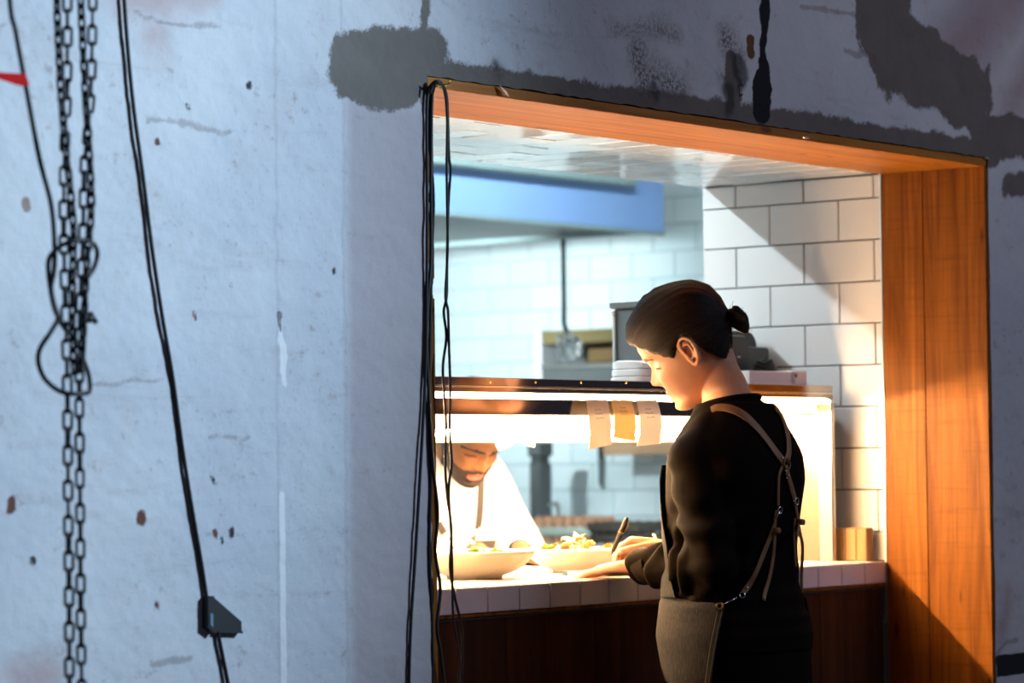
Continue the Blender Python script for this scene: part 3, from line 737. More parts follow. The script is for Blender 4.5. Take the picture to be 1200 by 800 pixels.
def salad(c, R, h, n, label, seed, peak=(0, 0)):
    rr = random.Random(seed); e = empty('salad', (c[0], c[1], c[2]+.0125), label, 'food', 'salads in the cream bowls')
    def bedz(r): return -.004+.030*(1-(r/R)**2)
    mb = MB(); rings = [[(c[0]+R*s*math.cos(a)*(1+.05*math.sin(5*a+seed)), c[1]+R*s*math.sin(a)*(1+.05*math.sin(5*a+seed)), c[2]+.0125+z) for a in np.linspace(0, 2*PI, 28, endpoint=False)] for s, z in ((.55, .001), (.8, .014), (.80, .020), (.55, .034), (.2, .040))]
    mb.loft(rings); mb.build('salad_base', M_LEAF[1], e, smooth=True)
    for i in range(n):
        a = rr.uniform(0, 2*PI); r = R*.75*math.sqrt(rr.random()); wt = [.30, .35, .17, .18]; k = rr.choices(range(4), wt)[0]
        me = LEAF[k][rr.random() < .35]; o = link('leaf', me, e)
        x, y = r*math.cos(a), r*math.sin(a); d = math.hypot(x-peak[0], y-peak[1])
        top = .028+h*math.exp(-(d/(.42*R))**2)*rr.uniform(.3, 1); s = rr.uniform(.018, .034)
        mx = Matrix.Translation((x, y, top-.004)) @ Matrix.Rotation(rr.uniform(0, 2*PI), 4, 'Z') @ Matrix.Rotation(rr.uniform(-.2, 1.0), 4, 'X') @ Matrix.Rotation(rr.uniform(-.7, .7), 4, 'Y') @ Matrix.Diagonal((s, s, s*.8, 1))
        o.matrix_local = mx
    return e
def on_counter(px, y):
    p = at_y(px, 660, y); return (p[0], y, ZC)
cb1 = on_counter(556, .27); cb2 = on_counter(676, .28); cb3 = on_counter(776, .30)
bowl(cb1, .132, 'cream bowl at the left end of the pass in front of the cook')
bowl(cb2, .118, 'cream bowl left of the woman\'s hands'); bowl(cb3, .115, 'cream bowl mostly hidden behind the woman\'s forearm')
salad(cb1, .120, .020, 46, 'pale salad in the bowl in front of the cook', 1)
salad(cb2, .105, .050, 60, 'salad heaped with orange and green leaves in the bowl by the woman\'s hands', 2, (.0, .0))
salad(cb3, .102, .040, 46, 'salad with orange pieces in the bowl behind the woman\'s forearm', 3)

# ------------------------------------------------------------------ chains
def stadium(L, W, r, n=20, k=6):
    mb = MB(); pts = []
    a = L/2-W/2
    for i in range(n):
        t = 2*PI*i/n; pts.append((W/2*math.cos(t), 0, W/2*math.sin(t)+(a if math.sin(t) >= 0 else -a)))
    P = [np.array(p) for p in pts]; vs = []; fs = []
    for i in range(n):
        tg = P[(i+1) % n]-P[i-1]; tg /= np.linalg.norm(tg); b = np.array([0, 1.0, 0]); nn = np.cross(tg, b)
        for j in range(k):
            u = 2*PI*j/k; vs.append(P[i]+r*(math.cos(u)*nn+math.sin(u)*b))
    for i in range(n):
        for j in range(k): fs.append((i*k+j, i*k+(j+1) % k, ((i+1) % n)*k+(j+1) % k, ((i+1) % n)*k+j))
    mb.add(vs, fs); return mb.mesh('link', M_CHAIN, True)
VIEW_A = math.atan2(cR[1], cR[0])
def chain(name, pts, y, pitch, W, r, a0, label, zig=PI/2):
    P = [at_y(px, py, y+dy) for px, py, dy in pts]; P = spline(P, 14)
    D = [0]
    for i in range(1, len(P)): D.append(D[-1]+np.linalg.norm(P[i]-P[i-1]))
    e = empty(name, tuple(P[0]), label, 'chain', 'hoist chains hanging by the left wall'); me = stadium(pitch+2*r, W-2*r, r)
    cnt = int(D[-1]/pitch); P = np.array(P)
    for i in range(cnt):
        q = []
        for s in (i*pitch, (i+1)*pitch): q.append([np.interp(s, D, P[:, k]) for k in range(3)])
        q = np.array(q); c = q.mean(0); t = q[1]-q[0]; t /= np.linalg.norm(t)
        ang = VIEW_A+a0+(zig if i % 2 else 0)+random.gauss(0, .10)
        x = np.array([math.cos(ang), math.sin(ang), 0]); x = x-t*(x@t); x /= np.linalg.norm(x); z = -t; yv = np.cross(z, x)
        mx = Matrix(((x[0], yv[0], z[0], c[0]-P[0][0]), (x[1], yv[1], z[1], c[1]-P[0][1]), (x[2], yv[2], z[2], c[2]-P[0][2]), (0, 0, 0, 1)))
        o = link('link', me, e); o.matrix_local = mx
YC = -.62
chain('load_chain', [(80, -170, 0), (79, -25, 0), (79, 60, 0), (78, 115, .01), (75, 200, .01), (75, 285, .0), (77, 360, 0), (79, 460, 0), (80, 600, 0), (81, 700, 0), (81.5, 835, 0), (82, 960, 0)], YC, .0252, .0165, .0023, 0, 'heavy chain hanging straight to the frame bottom, left one of two')
chain('load_chain', [(110, -170, 0), (109, -25, 0), (107, 90, 0), (103, 150, .02), (99, 200, .0), (97, 290, 0), (94, 370, 0), (93, 460, 0), (94, 600, 0), (94.5, 700, 0), (96, 835, 0), (97, 950, 0)], YC-.004, .0252, .0160, .0023, .35, 'heavy chain hanging straight to the frame bottom, right one of two')
chain('hand_chain', [(64, -170, 0), (66, -25, 0), (69, 60, -.008), (73, 130, -.014), (80, 200, -.02), (86, 265, -.02), (85, 330, -.02), (85, 395, -.02), (88, 438, -.02), (94, 430, -.03), (98, 380, -.03), (101, 320, -.03), (106, 265, -.02), (107, 225, -.018), (104, 170, -.016), (100, 110, -.012), (97, 50, 0), (94, -25, 0), (92, -170, 0)], YC-.008, .0162, .0135, .0024, PI/4, 'finer looped chain gathered against the two heavy chains and tied with cable')

# ------------------------------------------------------------------ cables
def cable(name, pts, y, r, label, cat='cable', m=None, k=8, n=8, group=None):
    P = spline([at_y(p[0], p[1], y+(p[2] if len(p) > 2 else 0)) for p in pts], k); mb = MB(); mb.tube(P, r, n)
    return tag(mb.build(name, m or M_BLACK, None, smooth=True), label, cat, group)
cable('tie_cable', [(-4, -300), (10, -20), (19, 40), (32, 110), (46, 185), (60, 240), (64, 290), (63, 320), (60, 336), (63, 355), (68, 372), (60, 388), (47, 408), (45, 425), (52, 443), (66, 456, -.03), (80, 461, -.045), (96, 461, -.045), (105, 458, -.02), (104, 440), (99, 425, .02), (90, 400, .03), (76, 385, .02), (70, 375), (63, 358), (58, 330), (57, 305), (66, 292, -.02), (80, 284, -.045), (98, 281, -.045), (110, 286, -.02), (114, 298), (110, 314), (102, 326), (96, 340, .02)], YC, .0036, 'black cable coming down beside the chains and looped round them')
mb = MB(); c = at_y(103, 373, YC-.02); mb.ball(c, .010, .009, .007, 10, 8); mb.tube([c+np.array([0, -.004, .008]), c+np.array([.012, -.004, -.006])], .004, 6)
tag(mb.build('cable_knot', M_BLACK, None, smooth=True), 'small black knot at the right side of the chains', 'knot')
# red tape fluttering from the tie cable
mb = MB(); q = [at_y(-14, 84, YC-.008), at_y(30, 86.5, YC-.008), at_y(34.5, 99, YC-.008), at_y(27, 101, YC-.008), at_y(16, 98, YC-.012), at_y(-14, 88, YC-.012)]
mb.v = [tuple(p) for p in q]+[tuple(p+np.array([0, .0015, 0])) for p in q]; mb.f = [(0, 1, 2, 3, 4, 5), (11, 10, 9, 8, 7, 6)]+[(i, (i+1) % 6, 6+(i+1) % 6, 6+i) for i in range(6)]; mb.mi = [0]*8
tag(mb.build('red_tape', M_RED), 'strip of red tape crossing the black cable at the left edge', 'tape')
cable('hanging_cable', [(126, -330), (144, -25), (150, 60), (157, 130), (168, 210), (178, 290), (190, 370, .001), (202, 440, .0022), (213, 520, .0026), (224, 590, .0026), (236, 660, .0022), (243, 706, 0)], YW-.0065, .0034, 'long black cable running diagonally down the left wall to the black connector')
cable('hanging_cable', [(254, 735), (258, 755), (264, 785), (270, 815), (276, 840), (290, 960), (288, 1200)], YW-.0065, .0036, 'short black cable below the connector')
def connector():
    e = empty('cable_connector', tuple(at_y(255, 738, YW-.03)), 'black wedge shaped connector on the long cable', 'connector')
    def prism(q, y0, y1, name, m):
        A = [at_y(*p, YW-.009) for p in q]; mb = MB(); n = len(A)
        mb.v = [(p[0], y0, p[2]) for p in A]+[(p[0], y1, p[2]) for p in A]; mb.f = [tuple(range(n)), tuple(range(2*n-1, n-1, -1))]+[(i, n+i, n+(i+1) % n, (i+1) % n) for i in range(n)]; mb.mi = [0]*len(mb.f)
        return mb.build(name, m, e)
    prism([(241, 698), (248, 698), (254, 737), (250, 742), (241, 735)], YW-.015, YW-.001, 'side_block', M_BLACK)
    prism([(249, 699), (282, 728), (282.5, 741), (255, 740)], YW-.011, YW-.001, 'wedge', M_BLACK)
    prism([(243, 718), (246.5, 719), (246.5, 735), (243, 732)], YW-.0162, YW-.0151, 'blue_label', mat('blue_grey_label', (.12, .20, .28), .4))
    prism([(254, 736), (283, 739), (283, 742), (254, 741)], YW-.0125, YW-.001, 'lower_lip', M_BLACK)
connector()
YJ = YW-.006
cable('looped_cable', [(520, 103, -.01), (515, 95.5, -.012), (508, 97, -.008), (502, 108), (500, 140), (500.5, 240), (500, 340), (499, 420), (497, 470), (492, 560), (486, 660), (481, 740), (479, 830), (480, 1000), (478, 1250)], YJ, .0030, 'black cable end hanging in front of the wall left of the opening')
cable('looped_cable', [(508, 104, -.005), (506, 120), (505, 200), (505, 300), (502, 345), (500, 395), (502, 450), (507, 540), (513, 600), (510, 645), (516, 690), (512, 735), (517, 770), (521, 830), (518, 1000), (522, 1250)], YJ, .0031, 'black cable following the left wooden jamb and swaying at the counter')
cable('looped_cable', [(508, 104), (512, 97, -.008), (519, 100, -.006), (524, 118), (526, 180), (528, 200), (526, 230), (524, 290), (523.5, 345), (520, 365), (523, 395), (519, 430), (521, 470), (523, 500), (521.5, 540), (524, 580), (529, 620), (527.5, 665), (533, 700), (541, 735), (542, 775), (539, 830), (534, 1000), (538, 1240)], YJ-.004, .0026, 'twisted black cable hanging across the opening, left strand')
cable('looped_cable', [(504, 110), (508, 99, -.004), (514, 97, -.012), (521, 108, -.004), (524, 140), (523.5, 200), (524.5, 290), (522, 345), (525, 365), (526, 400), (527.5, 450), (527, 500), (529, 540), (526, 575), (529, 630), (530, 670), (531, 720), (536, 755), (539, 780), (535, 830), (541, 1000), (532, 1230)], YJ-.010, .0026, 'twisted black cable hanging across the opening, right strand')
cable('looped_cable', [(516, 100, -.008), (509, 99, -.014), (504, 110), (503, 160), (508, 230), (506, 300), (504, 400), (503, 470), (505, 560), (503, 640), (506, 720), (507, 830), (505, 1000), (507, 1250)], YJ+.004, .0030, 'black cable hanging down the dark gap beside the left wooden jamb')
e = empty('cable_hook', tuple(at_y(514, 101, YW)), 'small brass hook at the top left corner carrying the cables', 'hook')
c = at_y(514, 101, YW-.01); mb = MB(); mb.tube([(c[0], YW+.004, c[2]+.001), (c[0], YW-.022, c[2]), (c[0]+.001, YW-.034, c[2]+.002), (c[0]+.001, YW-.036, c[2]+.010)], .0018, 6); mb.build('hook_wire', M_BRASS, e, smooth=True)
mb = MB(); mb.tube([(c[0], YW+.0065, c[2]+.001), (c[0], YW+.0025, c[2]+.001)], .005, 10); mb.build('hook_plate', M_BRASS, e)
# ------------------------------------------------------------------ kitchen beyond
def hood():
    c = at_d(778, 272, 10.2); x1, y0, z0 = c
    x0 = 1.2; y1 = 3.7
    e = empty('extractor_hood', (x1-1, y0+.6, z0), 'large bluish steel extractor hood hanging from the kitchen ceiling', 'hood')
    mb = MB(); mb.box((x0, y0, z0), (x1, y0+.012, z0+.42), .002); tag(mb.build('front_panel', M_HOOD, e), 'blue filmed front panel')
    mb = MB(); mb.box((x1-.012, y0+.012, z0), (x1, y1, z0+.42), .002); mb.build('side_panel', M_HOODT, e)
    mb = MB(); mb.box((x0, y0+.012, z0+.02), (x1-.012, y1, z0+.03)); mb.build('underside', M_HOODU, e)
    mb = MB(); mb.box((x0, y0-.004, z0-.012), (x1+.002, y0+.014, z0), .001); mb.build('lower_trim', M_HOODT, e)
    mb = MB(); mb.box((x0, y0+.014, z0+.40), (x1-.012, y1, z0+.42)); mb.build('top', M_HOODT, e)
    a = at_y(752, 215, y0-.05); zt = a[2]
    mb = MB(); mb.box((x0, y0-.036, zt-.012), (a[0], y0-.004, zt+.05), .008); tag(mb.build('front_rail', M_HOODT, e), 'pale rail along the front of the hood')
    mb = MB(); mb.ring((a[0]-.06, y0-.038, zt+.018), (0, 1, 0), .012, .004, 12, 5); mb.build('rail_bolt', M_CHROME, e)
    for x in (x0+.3, x1-.3):
        mb = MB(); mb.tube([(x, y0+.6, z0+.42), (x, y0+.6, 2.985)], .012, 8); mb.build('hanger_rod', M_HOODT, e)
    return z0
HZ = hood()
def ceiling_lamp(loc, L, label):
    e = empty('ceiling_tube_lamp', loc, label, 'lamp', 'tube lamps on the kitchen ceiling'); x, y, z = loc
    mb = MB(); mb.box((x-L/2, y-.05, z+.03), (x+L/2, y+.05, z+.07), .004); mb.build('housing', M_WHITE, e)
    mb = MB(); mb.tube([(x-L/2+.04, y, z+.010), (x+L/2-.04, y, z+.010)], .010, 8); mb.build('tube', M_LAMPW, e)
    for s in (-1, 1):
        mb = MB(); mb.box((x+s*(L/2-.03)-.012, y-.015, z-.004), (x+s*(L/2-.03)+.012, y+.015, z+.032)); mb.build('tube_holder', M_WHITE, e)
ceiling_lamp((.55, 1.55, 2.91), 1.5, 'ceiling tube lamp over the cook'); ceiling_lamp((2.3, 1.55, 2.91), 1.6, 'ceiling tube lamp near the tiled kitchen wall')
XE = 4.603
def utensils():
    t = at_y(660, 276, 2.7); e = empty('hanging_utensils', (t[0], t[1], HZ), 'dark rod with a cluster of shiny steel utensils hanging under the hood', 'utensils')
    b = at_y(661, 378, 2.7); c = at_y(665, 390, 2.7)
    mb = MB(); mb.tube(spline([(t[0], t[1], HZ+.022), (t[0], t[1], b[2]+.04), tuple(b), tuple(c)], 6), .009, 8); mb.build('rod', M_GREYPL, e, smooth=True)
    rr = random.Random(4)
    for (px, py, r) in ((656, 400, 8), (667, 396, 8), (675, 402, 8), (652, 411, 8), (663, 410, 9), (674, 412, 8), (658, 420, 7), (668, 420, 7)):
        p = at_y(px, py, 2.7+rr.uniform(-.05, .03)); R = r/335
        B = np.array(Matrix.Rotation(rr.uniform(-.6, .6), 3, 'X') @ Matrix.Rotation(rr.uniform(0, 3), 3, 'Z'))
        pr = [(.002, -.55*R), (.4*R, -.50*R), (.8*R, -.25*R), (R, .1*R), (.97*R, .12*R), (.75*R, -.20*R), (.35*R, -.44*R), (.002, -.48*R)]
        mb = MB(); mb.lathe((0, 0, 0), pr, 16); mb.v = [tuple(B@np.array([v[0], v[2], v[1]])+p) for v in mb.v]
        mb.tube([p+np.array([0, 0, R*.8]), p*.35+c*.65+np.array([0, 0, .01]), c], .003, 5); mb.build('ladle', M_CHROME, e, smooth=True)
utensils()
def niche():
    a = at_x(629, 387, XE-.30); b = at_x(716, 440, XE-.30); x0 = XE-.30
    y1, z1, y0, z0 = a[1], a[2], b[1]-.05, b[2]-.05
    e = empty('wall_shelf_unit', (XE-.15, (y0+y1)/2, z0), 'open wall shelf unit with wooden top and dark inside, left of the steel machine', 'shelf')
    mb = MB(); mb.box((x0, y0, z1-.055), (XE, y1-.02, z1-.004), .004); tag(mb.build('wooden_top', wood('olive_wood', 1, (.14, .10, .04), (.22, .17, .08), (.30, .24, .12), .1), e), 'olive wooden top board')
    mb = MB(); mb.box((x0, y1-.02, z0), (XE, y1+.012, z1), .004); mb.build('side', M_WHITE, e)
    mb = MB(); mb.box((x0, y0-.02, z0), (XE, y0, z1), .004); mb.build('side', M_WHITE, e)
    mb = MB(); mb.box((XE-.02, y0, z0), (XE, y1-.02, z1-.055)); mb.build('back', M_BLKPL, e)
    mb = MB(); mb.box((x0-.006, y0, z1-.155), (XE-.02, y1-.02, z1-.132), .003); mb.build('shelf', M_STEEL, e)
    mb = MB(); mb.box((x0, y0, z0), (XE, y1-.02, z0+.09), .004); mb.build('drawer_front', M_STEELG, e)
    mb = MB(); mb.box((x0+.05, y0+.06, z1-.131), (XE-.06, y0+.20, z1-.075), .006); mb.build('bin', wood('tray_wood', 1, (.10, .06, .03), (.18, .11, .05), (.25, .16, .08), .1), e)
niche()
def wood_shelf():
    a = at_x(706, 517, XE-.2); b = at_x(805, 533, XE-.2); x0 = XE-.2; zt, zb = a[2], at_x(706, 533, XE-.2)[2]
    e = empty('wooden_wall_shelf', (XE-.1, (a[1]+b[1])/2, zb), 'pale wooden wall shelf seen under the order tickets', 'shelf')
    mb = MB(); mb.box((x0, b[1]-.1, zb), (XE, a[1], zt), .003); mb.build('shelf_board', M_WOODS, e)
    p = at_x(700, 505, XE-.1)
    mb = MB(); mb.box((x0+.02, b[1]-.08, zt), (XE-.01, a[1]-.03, zt+.075), .01); tag(mb.build('dark_container', M_STEELG, None), 'low dark grey container on the wooden wall shelf', 'container')
    c = at_x(701, 550, XE-.03); zz1, zz0 = at_x(701, 519, XE-.03)[2], at_x(701, 575, XE-.03)[2]
    e = empty('hanging_knife', (XE-.02, c[1], zz1), 'dark strip like a hanging knife on the wall left of the wooden shelf', 'knife')
    mb = MB(); w_ = .013
    mb.v = [(XE-.012, c[1]-w_, zz1-.06), (XE-.012, c[1]+w_, zz1-.06), (XE-.012, c[1]+w_, zz0+.03), (XE-.012, c[1]-w_*.6, zz0), (XE-.009, c[1]-w_, zz1-.06), (XE-.009, c[1]+w_, zz1-.06), (XE-.009, c[1]+w_, zz0+.03), (XE-.009, c[1]-w_*.6, zz0)]
    mb.f = [(0, 1, 2, 3), (7, 6, 5, 4), (0, 4, 5, 1), (1, 5, 6, 2), (2, 6, 7, 3), (3, 7, 4, 0)]; mb.mi = [0]*6; mb.build('blade', M_HOODU, e)
    mb = MB(); mb.box((XE-.020, c[1]-.011, zz1-.061), (XE-.004, c[1]+.011, zz1+.03), .004); mb.build('handle', M_BLKPL, e)
wood_shelf()
def upright():
    a = at_x(619, 540, 4.25); b = at_x(632, 540, 4.25); zt = at_x(625, 541, 4.25)[2]
    e = empty('steel_dispenser', (4.3, (a[1]+b[1])/2, .96), 'tall dark grey dispenser standing right of the cook', 'dispenser')
    y0, y1 = b[1], a[1]
    mb = MB(); mb.box((4.25, y0, .961), (4.33, y1, zt), .008); mb.build('body', M_STEELG, e)
    mb = MB(); mb.box((4.26, y0+.004, zt), (4.32, y1-.002, zt+.02), .004); mb.build('neck', M_HOODU, e)
    mb = MB(); mb.box((4.245, y0-.003, zt+.02), (4.335, y1+.003, zt+.075), .006); mb.build('cap', M_STEELG, e)
    p = at_x(640, 592, 4.3); e = empty('kitchen_tap', (4.35, p[1], .96), 'small chrome tap with a round knob beside the egg trays', 'tap')
    mb = MB(); mb.tube(spline([(4.35, p[1]-.02, .961), (4.35, p[1]-.02, p[2]-.01), (4.33, p[1]-.01, p[2]+.004), (4.30, p[1], p[2])], 5), .009, 8); mb.build('spout', M_CHROME, e, smooth=True)
    mb = MB(); mb.ball((4.29, p[1]+.012, p[2]), .014, n=14, m=10); mb.build('knob', M_WHITE, e, smooth=True)
upright()
def prep():
    zt = .96
    e = empty('prep_counter', (4.2, 3.0, 0), 'steel prep counter along the tiled kitchen wall', 'counter')
    mb = MB(); mb.box((3.80, 1.4, zt-.04), (XE+.005, 4.4, zt), .003); mb.build('top', M_STEEL, e)
    for y in (1.5, 2.9, 4.3):
        for x in (3.85, 4.55):
            mb = MB(); mb.box((x-.02, y-.02, 0), (x+.02, y+.02, zt-.04)); mb.build('leg', M_STEELG, e)
    # egg trays
    pulp = {}
    def tray(c, m, label, ny, nx, sp=.046):
        key = (m.name, ny, nx)
        if key not in pulp:
            mb = MB(); N = 4
            X = np.arange(nx*N+1)/N; Y = np.arange(ny*N+1)/N
            vs = [((x-nx/2)*sp, (y-ny/2)*sp, .026+.013*math.cos(2*PI*x)*math.cos(2*PI*y) if 0 < x < nx and 0 < y < ny else .034+.006*math.cos(2*PI*(x+y))) for y in Y for x in X]
            n = len(X); L = len(vs); vs += [(x, y, z-.006) for x, y, z in vs]
            fs = []
            for j in range(len(Y)-1):
                for i in range(n-1):
                    q = (j*n+i, j*n+i+1, (j+1)*n+i+1, (j+1)*n+i); fs += [q, tuple(L+t for t in q[::-1])]
            bd = [i for i in range(n)]+[j*n+n-1 for j in range(1, len(Y))]+[(len(Y)-1)*n+i for i in range(n-2, -1, -1)]+[j*n for j in range(len(Y)-2, 0, -1)]
            for i in range(len(bd)):
                a, b = bd[i], bd[(i+1) % len(bd)]; fs.append((a, L+a, L+b, b))
            # skirt
            b0 = len(vs); 
            mb.add(vs, fs); mb.box((-nx/2*sp-.004, -ny/2*sp-.004, 0), (-nx/2*sp+.003, ny/2*sp+.004, .032), .001); mb.box((nx/2*sp-.003, -ny/2*sp-.004, 0), (nx/2*sp+.004, ny/2*sp+.004, .032), .001)
            mb.box((-nx/2*sp, -ny/2*sp-.004, 0), (nx/2*sp, -ny/2*sp+.003, .032), .001); mb.box((-nx/2*sp, ny/2*sp-.003, 0), (nx/2*sp, ny/2*sp+.004, .032), .001)
            pulp[key] = mb.mesh('egg_tray', m, True)
        o = link('egg_tray', pulp[key]); o.location = c; return tag(o, label, 'egg tray', 'egg trays on the prep counter')
    p = at_x(656, 615, 4.05); cx, cy = 4.14, p[1]
    em = MB(); em.lathe((0, 0, 0), [(.001, -.026), (.012, -.023), (.019, -.012), (.0215, .0), (.0195, .012), (.014, .022), (.007, .0275), (.001, .029)], 12); EGG = em.mesh('egg', M_EGG, True)
    for lv, z in ((0, zt), (1, zt+.062)):
        tray((cx, cy, z), M_PULP, ('lower' if lv == 0 else 'upper')+' pale pulp tray of brown eggs on the kitchen counter', 6, 4)
        for i in range(6):
            for j in range(4):
                if lv == 0 and j > 1: continue
                o = link('egg', EGG); o.location = (cx+(j-1.5)*.046, cy+(i-2.5)*.046, z+.044); o.rotation_euler = (random.uniform(-.15, .15), random.uniform(-.15, .15), 0)
                tag(o, 'brown egg in the '+('lower' if lv == 0 else 'upper')+' pale tray, '+['front', 'second', 'third', 'back'][j]+' row, '+['sixth', 'fifth', 'fourth', 'third', 'second', 'first'][i]+' from the left', 'egg', 'brown eggs in the '+('lower' if lv == 0 else 'upper')+' pale tray')
    p = at_x(722, 620, 4.05)
    for k in range(3):
        tray((cx+.01*(k % 2), p[1]+.006*(k % 3), zt+.0395*k), M_DPULP if k in (1, 2) else M_PULP, ['lowest', 'middle', 'topmost'][k]+(' dark' if k in (1, 2) else ' pale')+' empty egg tray of the stack right of the eggs', 5, 4)
    # dark crate under the left trays
    a = at_x(640, 640, 3.86)
    e = empty('dark_crate', (3.92, a[1], zt), 'low dark blue crate in front of the egg trays', 'crate')
    y0, y1 = a[1]-.16, a[1]+.10
    for s in ((3.86, y0, 3.868, y1), (3.972, y0, 3.98, y1), (3.868, y0, 3.972, y0+.008), (3.868, y1-.008, 3.972, y1)):
        mb = MB(); mb.box((s[0], s[1], zt), (s[2], s[3], zt+.028), .001); mb.build('side', mat('dark_blue_plastic', (.05, .06, .10), .5), e)
    mb = MB(); mb.box((3.868, y0+.008, zt), (3.972, y1-.008, zt+.004)); mb.build('bottom', M_BLKPL, e)
prep()
# ------------------------------------------------------------------ people
def basis(yaw, pit, rol, face):
    b = (0, face); c, s = math.cos(yaw), math.sin(yaw)
    h = np.array([c*b[0]-s*b[1], s*b[0]+c*b[1], 0]); k = np.array([0, 0, 1.0])
    fw = math.cos(pit)*h-math.sin(pit)*k; up = math.sin(pit)*h+math.cos(pit)*k; rt = np.cross(fw, up)
    rt, up = math.cos(rol)*rt+math.sin(rol)*up, -math.sin(rol)*rt+math.cos(rol)*up
    return np.stack([rt, fw, up], 1)
# head shape in its own frame: x right, y forward, z up, origin between the ears
HF = [(-.120, .040), (-.114, .068), (-.106, .081), (-.096, .086), (-.084, .0815), (-.074, .083), (-.062, .083), (-.050, .085), (-.038, .084), (-.020, .083), (.0, .080), (.012, .083), (.028, .091), (.05, .092), (.07, .083), (.09, .063), (.105, .036), (.114, .012)]
HB = [(-.120, .012), (-.112, .002), (-.10, -.012), (-.08, -.03), (-.06, -.058), (-.04, -.078), (-.01, -.094), (.02, -.102), (.045, -.102), (.07, -.090), (.09, -.066), (.105, -.034), (.114, -.008)]
HW = [(-.120, .012), (-.114, .024), (-.104, .037), (-.09, .048), (-.07, .057), (-.045, .064), (-.02, .069), (.01, .072), (.035, .0745), (.06, .071), (.08, .061), (.097, .043), (.108, .024), (.114, .006)]
def head_point(z, a, female=True):
    f, b, wd = interp(z, HF), interp(z, HB), interp(z, HW)
    if female: wd = wd*.97
    yc = b+(f-b)*.47
    ca, sa = math.cos(a), math.sin(a)
    p = 2.25
    r = (abs(ca)**p+abs(sa)**p)**(-1/p); cx, cy = r*sa, r*ca
    x = wd*cx; y = yc+(f-yc)*cy if cy > 0 else yc+(yc-b)*cy
    return np.array([x, y, z])
def face_bumps(P, female=True):
    x, y, z = P[:, 0], P[:, 1], P[:, 2]; fr = sstep(.02, .06, y); ax = np.abs(x); Q = P.copy()
    # nose
    prot = interp(z, [(-.046, 0), (-.040, .006), (-.034, .021), (-.029, .0255), (-.022, .024), (-.010, .0165), (.0, .0100), (.010, .0065), (.022, .0020), (.035, 0)])
    if female: prot = prot*.93
    sx = interp(z, [(-.046, .014), (-.034, .0125), (-.025, .0105), (-.010, .0075), (.01, .0075), (.03, .010)])
    Q[:, 1] += fr*prot*np.exp(-(x/sx)**2)
    wing = np.exp(-((ax-.0135)/.005)**2-((z+.034)/.007)**2); Q[:, 1] += fr*wing*.008
    nost = np.exp(-((ax-.0065)/.0032)**2-((z+.0385)/.0035)**2); Q[:, 1] -= fr*nost*.006
    # eyes: sockets with lowered lids
    sock = np.exp(-((ax-.031)/.0155)**2-((z-.004)/.0115)**2); Q[:, 1] -= fr*sock*.0125
    lid = np.exp(-(((ax-.032)/.0125)**2+((z-.001)/.0075)**2)**2); Q[:, 1] += fr*lid*.0075
    slit = np.exp(-((z+.0035+.35*(ax-.032)**2/.02)/.0014)**2)*np.exp(-((ax-.032)/.0115)**4); Q[:, 1] -= fr*slit*.0022
    brow = np.exp(-((z-.022-.10*ax)/.008)**2)*np.exp(-((ax-.030)/.021)**4); Q[:, 1] += fr*brow*(.0025 if female else .0045)
    # cheeks, mouth, chin
    ch = np.exp(-((ax-.040)/.016)**2-((z+.028)/.018)**2); Q[:, 1] += fr*ch*.005; Q[:, 0] += np.sign(x)*fr*ch*.002
    mz = z+.0665; wm = np.exp(-(x/.0235)**4)
    Q[:, 1] += fr*wm*(.0065*np.exp(-((z+.0595)/.0050)**2)+.0075*np.exp(-((z+.0745)/.0058)**2)-.0035*np.exp(-(mz/.0018)**2))
    Q[:, 1] += fr*.004*np.exp(-(x/.017)**2-((z+.098)/.010)**2)
    phil = np.exp(-(x/.003)**2-((z+.050)/.005)**2); Q[:, 1] -= fr*phil*.0012
    return Q
def head_mb(B, c, s, female=True):
    zs = np.concatenate([np.linspace(-.1195, -.1, 12), np.linspace(-.098, .04, 92), np.linspace(.043, .1135, 26)]); n = 120
    an = np.linspace(0, 2*PI, n, endpoint=False); an = an-.55*np.sin(an)      # denser towards the face
    P = np.array([head_point(z, a, female) for z in zs for a in an]); P = face_bumps(P, female)
    W = (P*s)@B.T+c; mb = MB(); mb.loft([list(W[i*n:(i+1)*n]) for i in range(len(zs))]); return mb
def ear_mb(B, c, s, sd, mb):
    def T(p): return tuple(B@(np.array(p)*s)+c)
    def q(u, v, o=0.0):            # u back, v up, o outwards
        return T((sd*(.0675+.30*max(u, 0)+o), -.004-u*.92, -.008+v-.12*u))
    hel = [(.000, .006, .004), (-.002, .020, .006), (.004, .031, .008), (.015, .035, .010), (.025, .030, .011), (.031, .018, .012), (.030, .002, .011), (.025, -.012, .009), (.017, -.022, .008), (.009, -.027, .006), (.004, -.022, .005)]
    mb.tube(spline([q(*h) for h in hel], 5), [.0040]*26+[.0048]*25, 8, round_ends=True)
    anti = [(.008, .020, .004), (.017, .020, .006), (.021, .008, .007), (.017, -.006, .006), (.010, -.012, .005)]
    mb.tube(spline([q(*h) for h in anti], 5), .0034, 8, round_ends=True)
    mb.tube(spline([q(.001, -.004, .003), q(.003, -.009, .007), q(.002, -.014, .003)], 4), .004, 8, round_ends=True)
    a = np.linspace(0, 2*PI, 24, endpoint=False)
    rings = [[q(.014+.017*r*math.cos(t), .003+.029*r*math.sin(t), o) for t in a] for r, o in ((.2, -.016), (1, -.014), (1.0, .002), (.75, -.002), (.2, -.006))]
    mb.loft(rings)
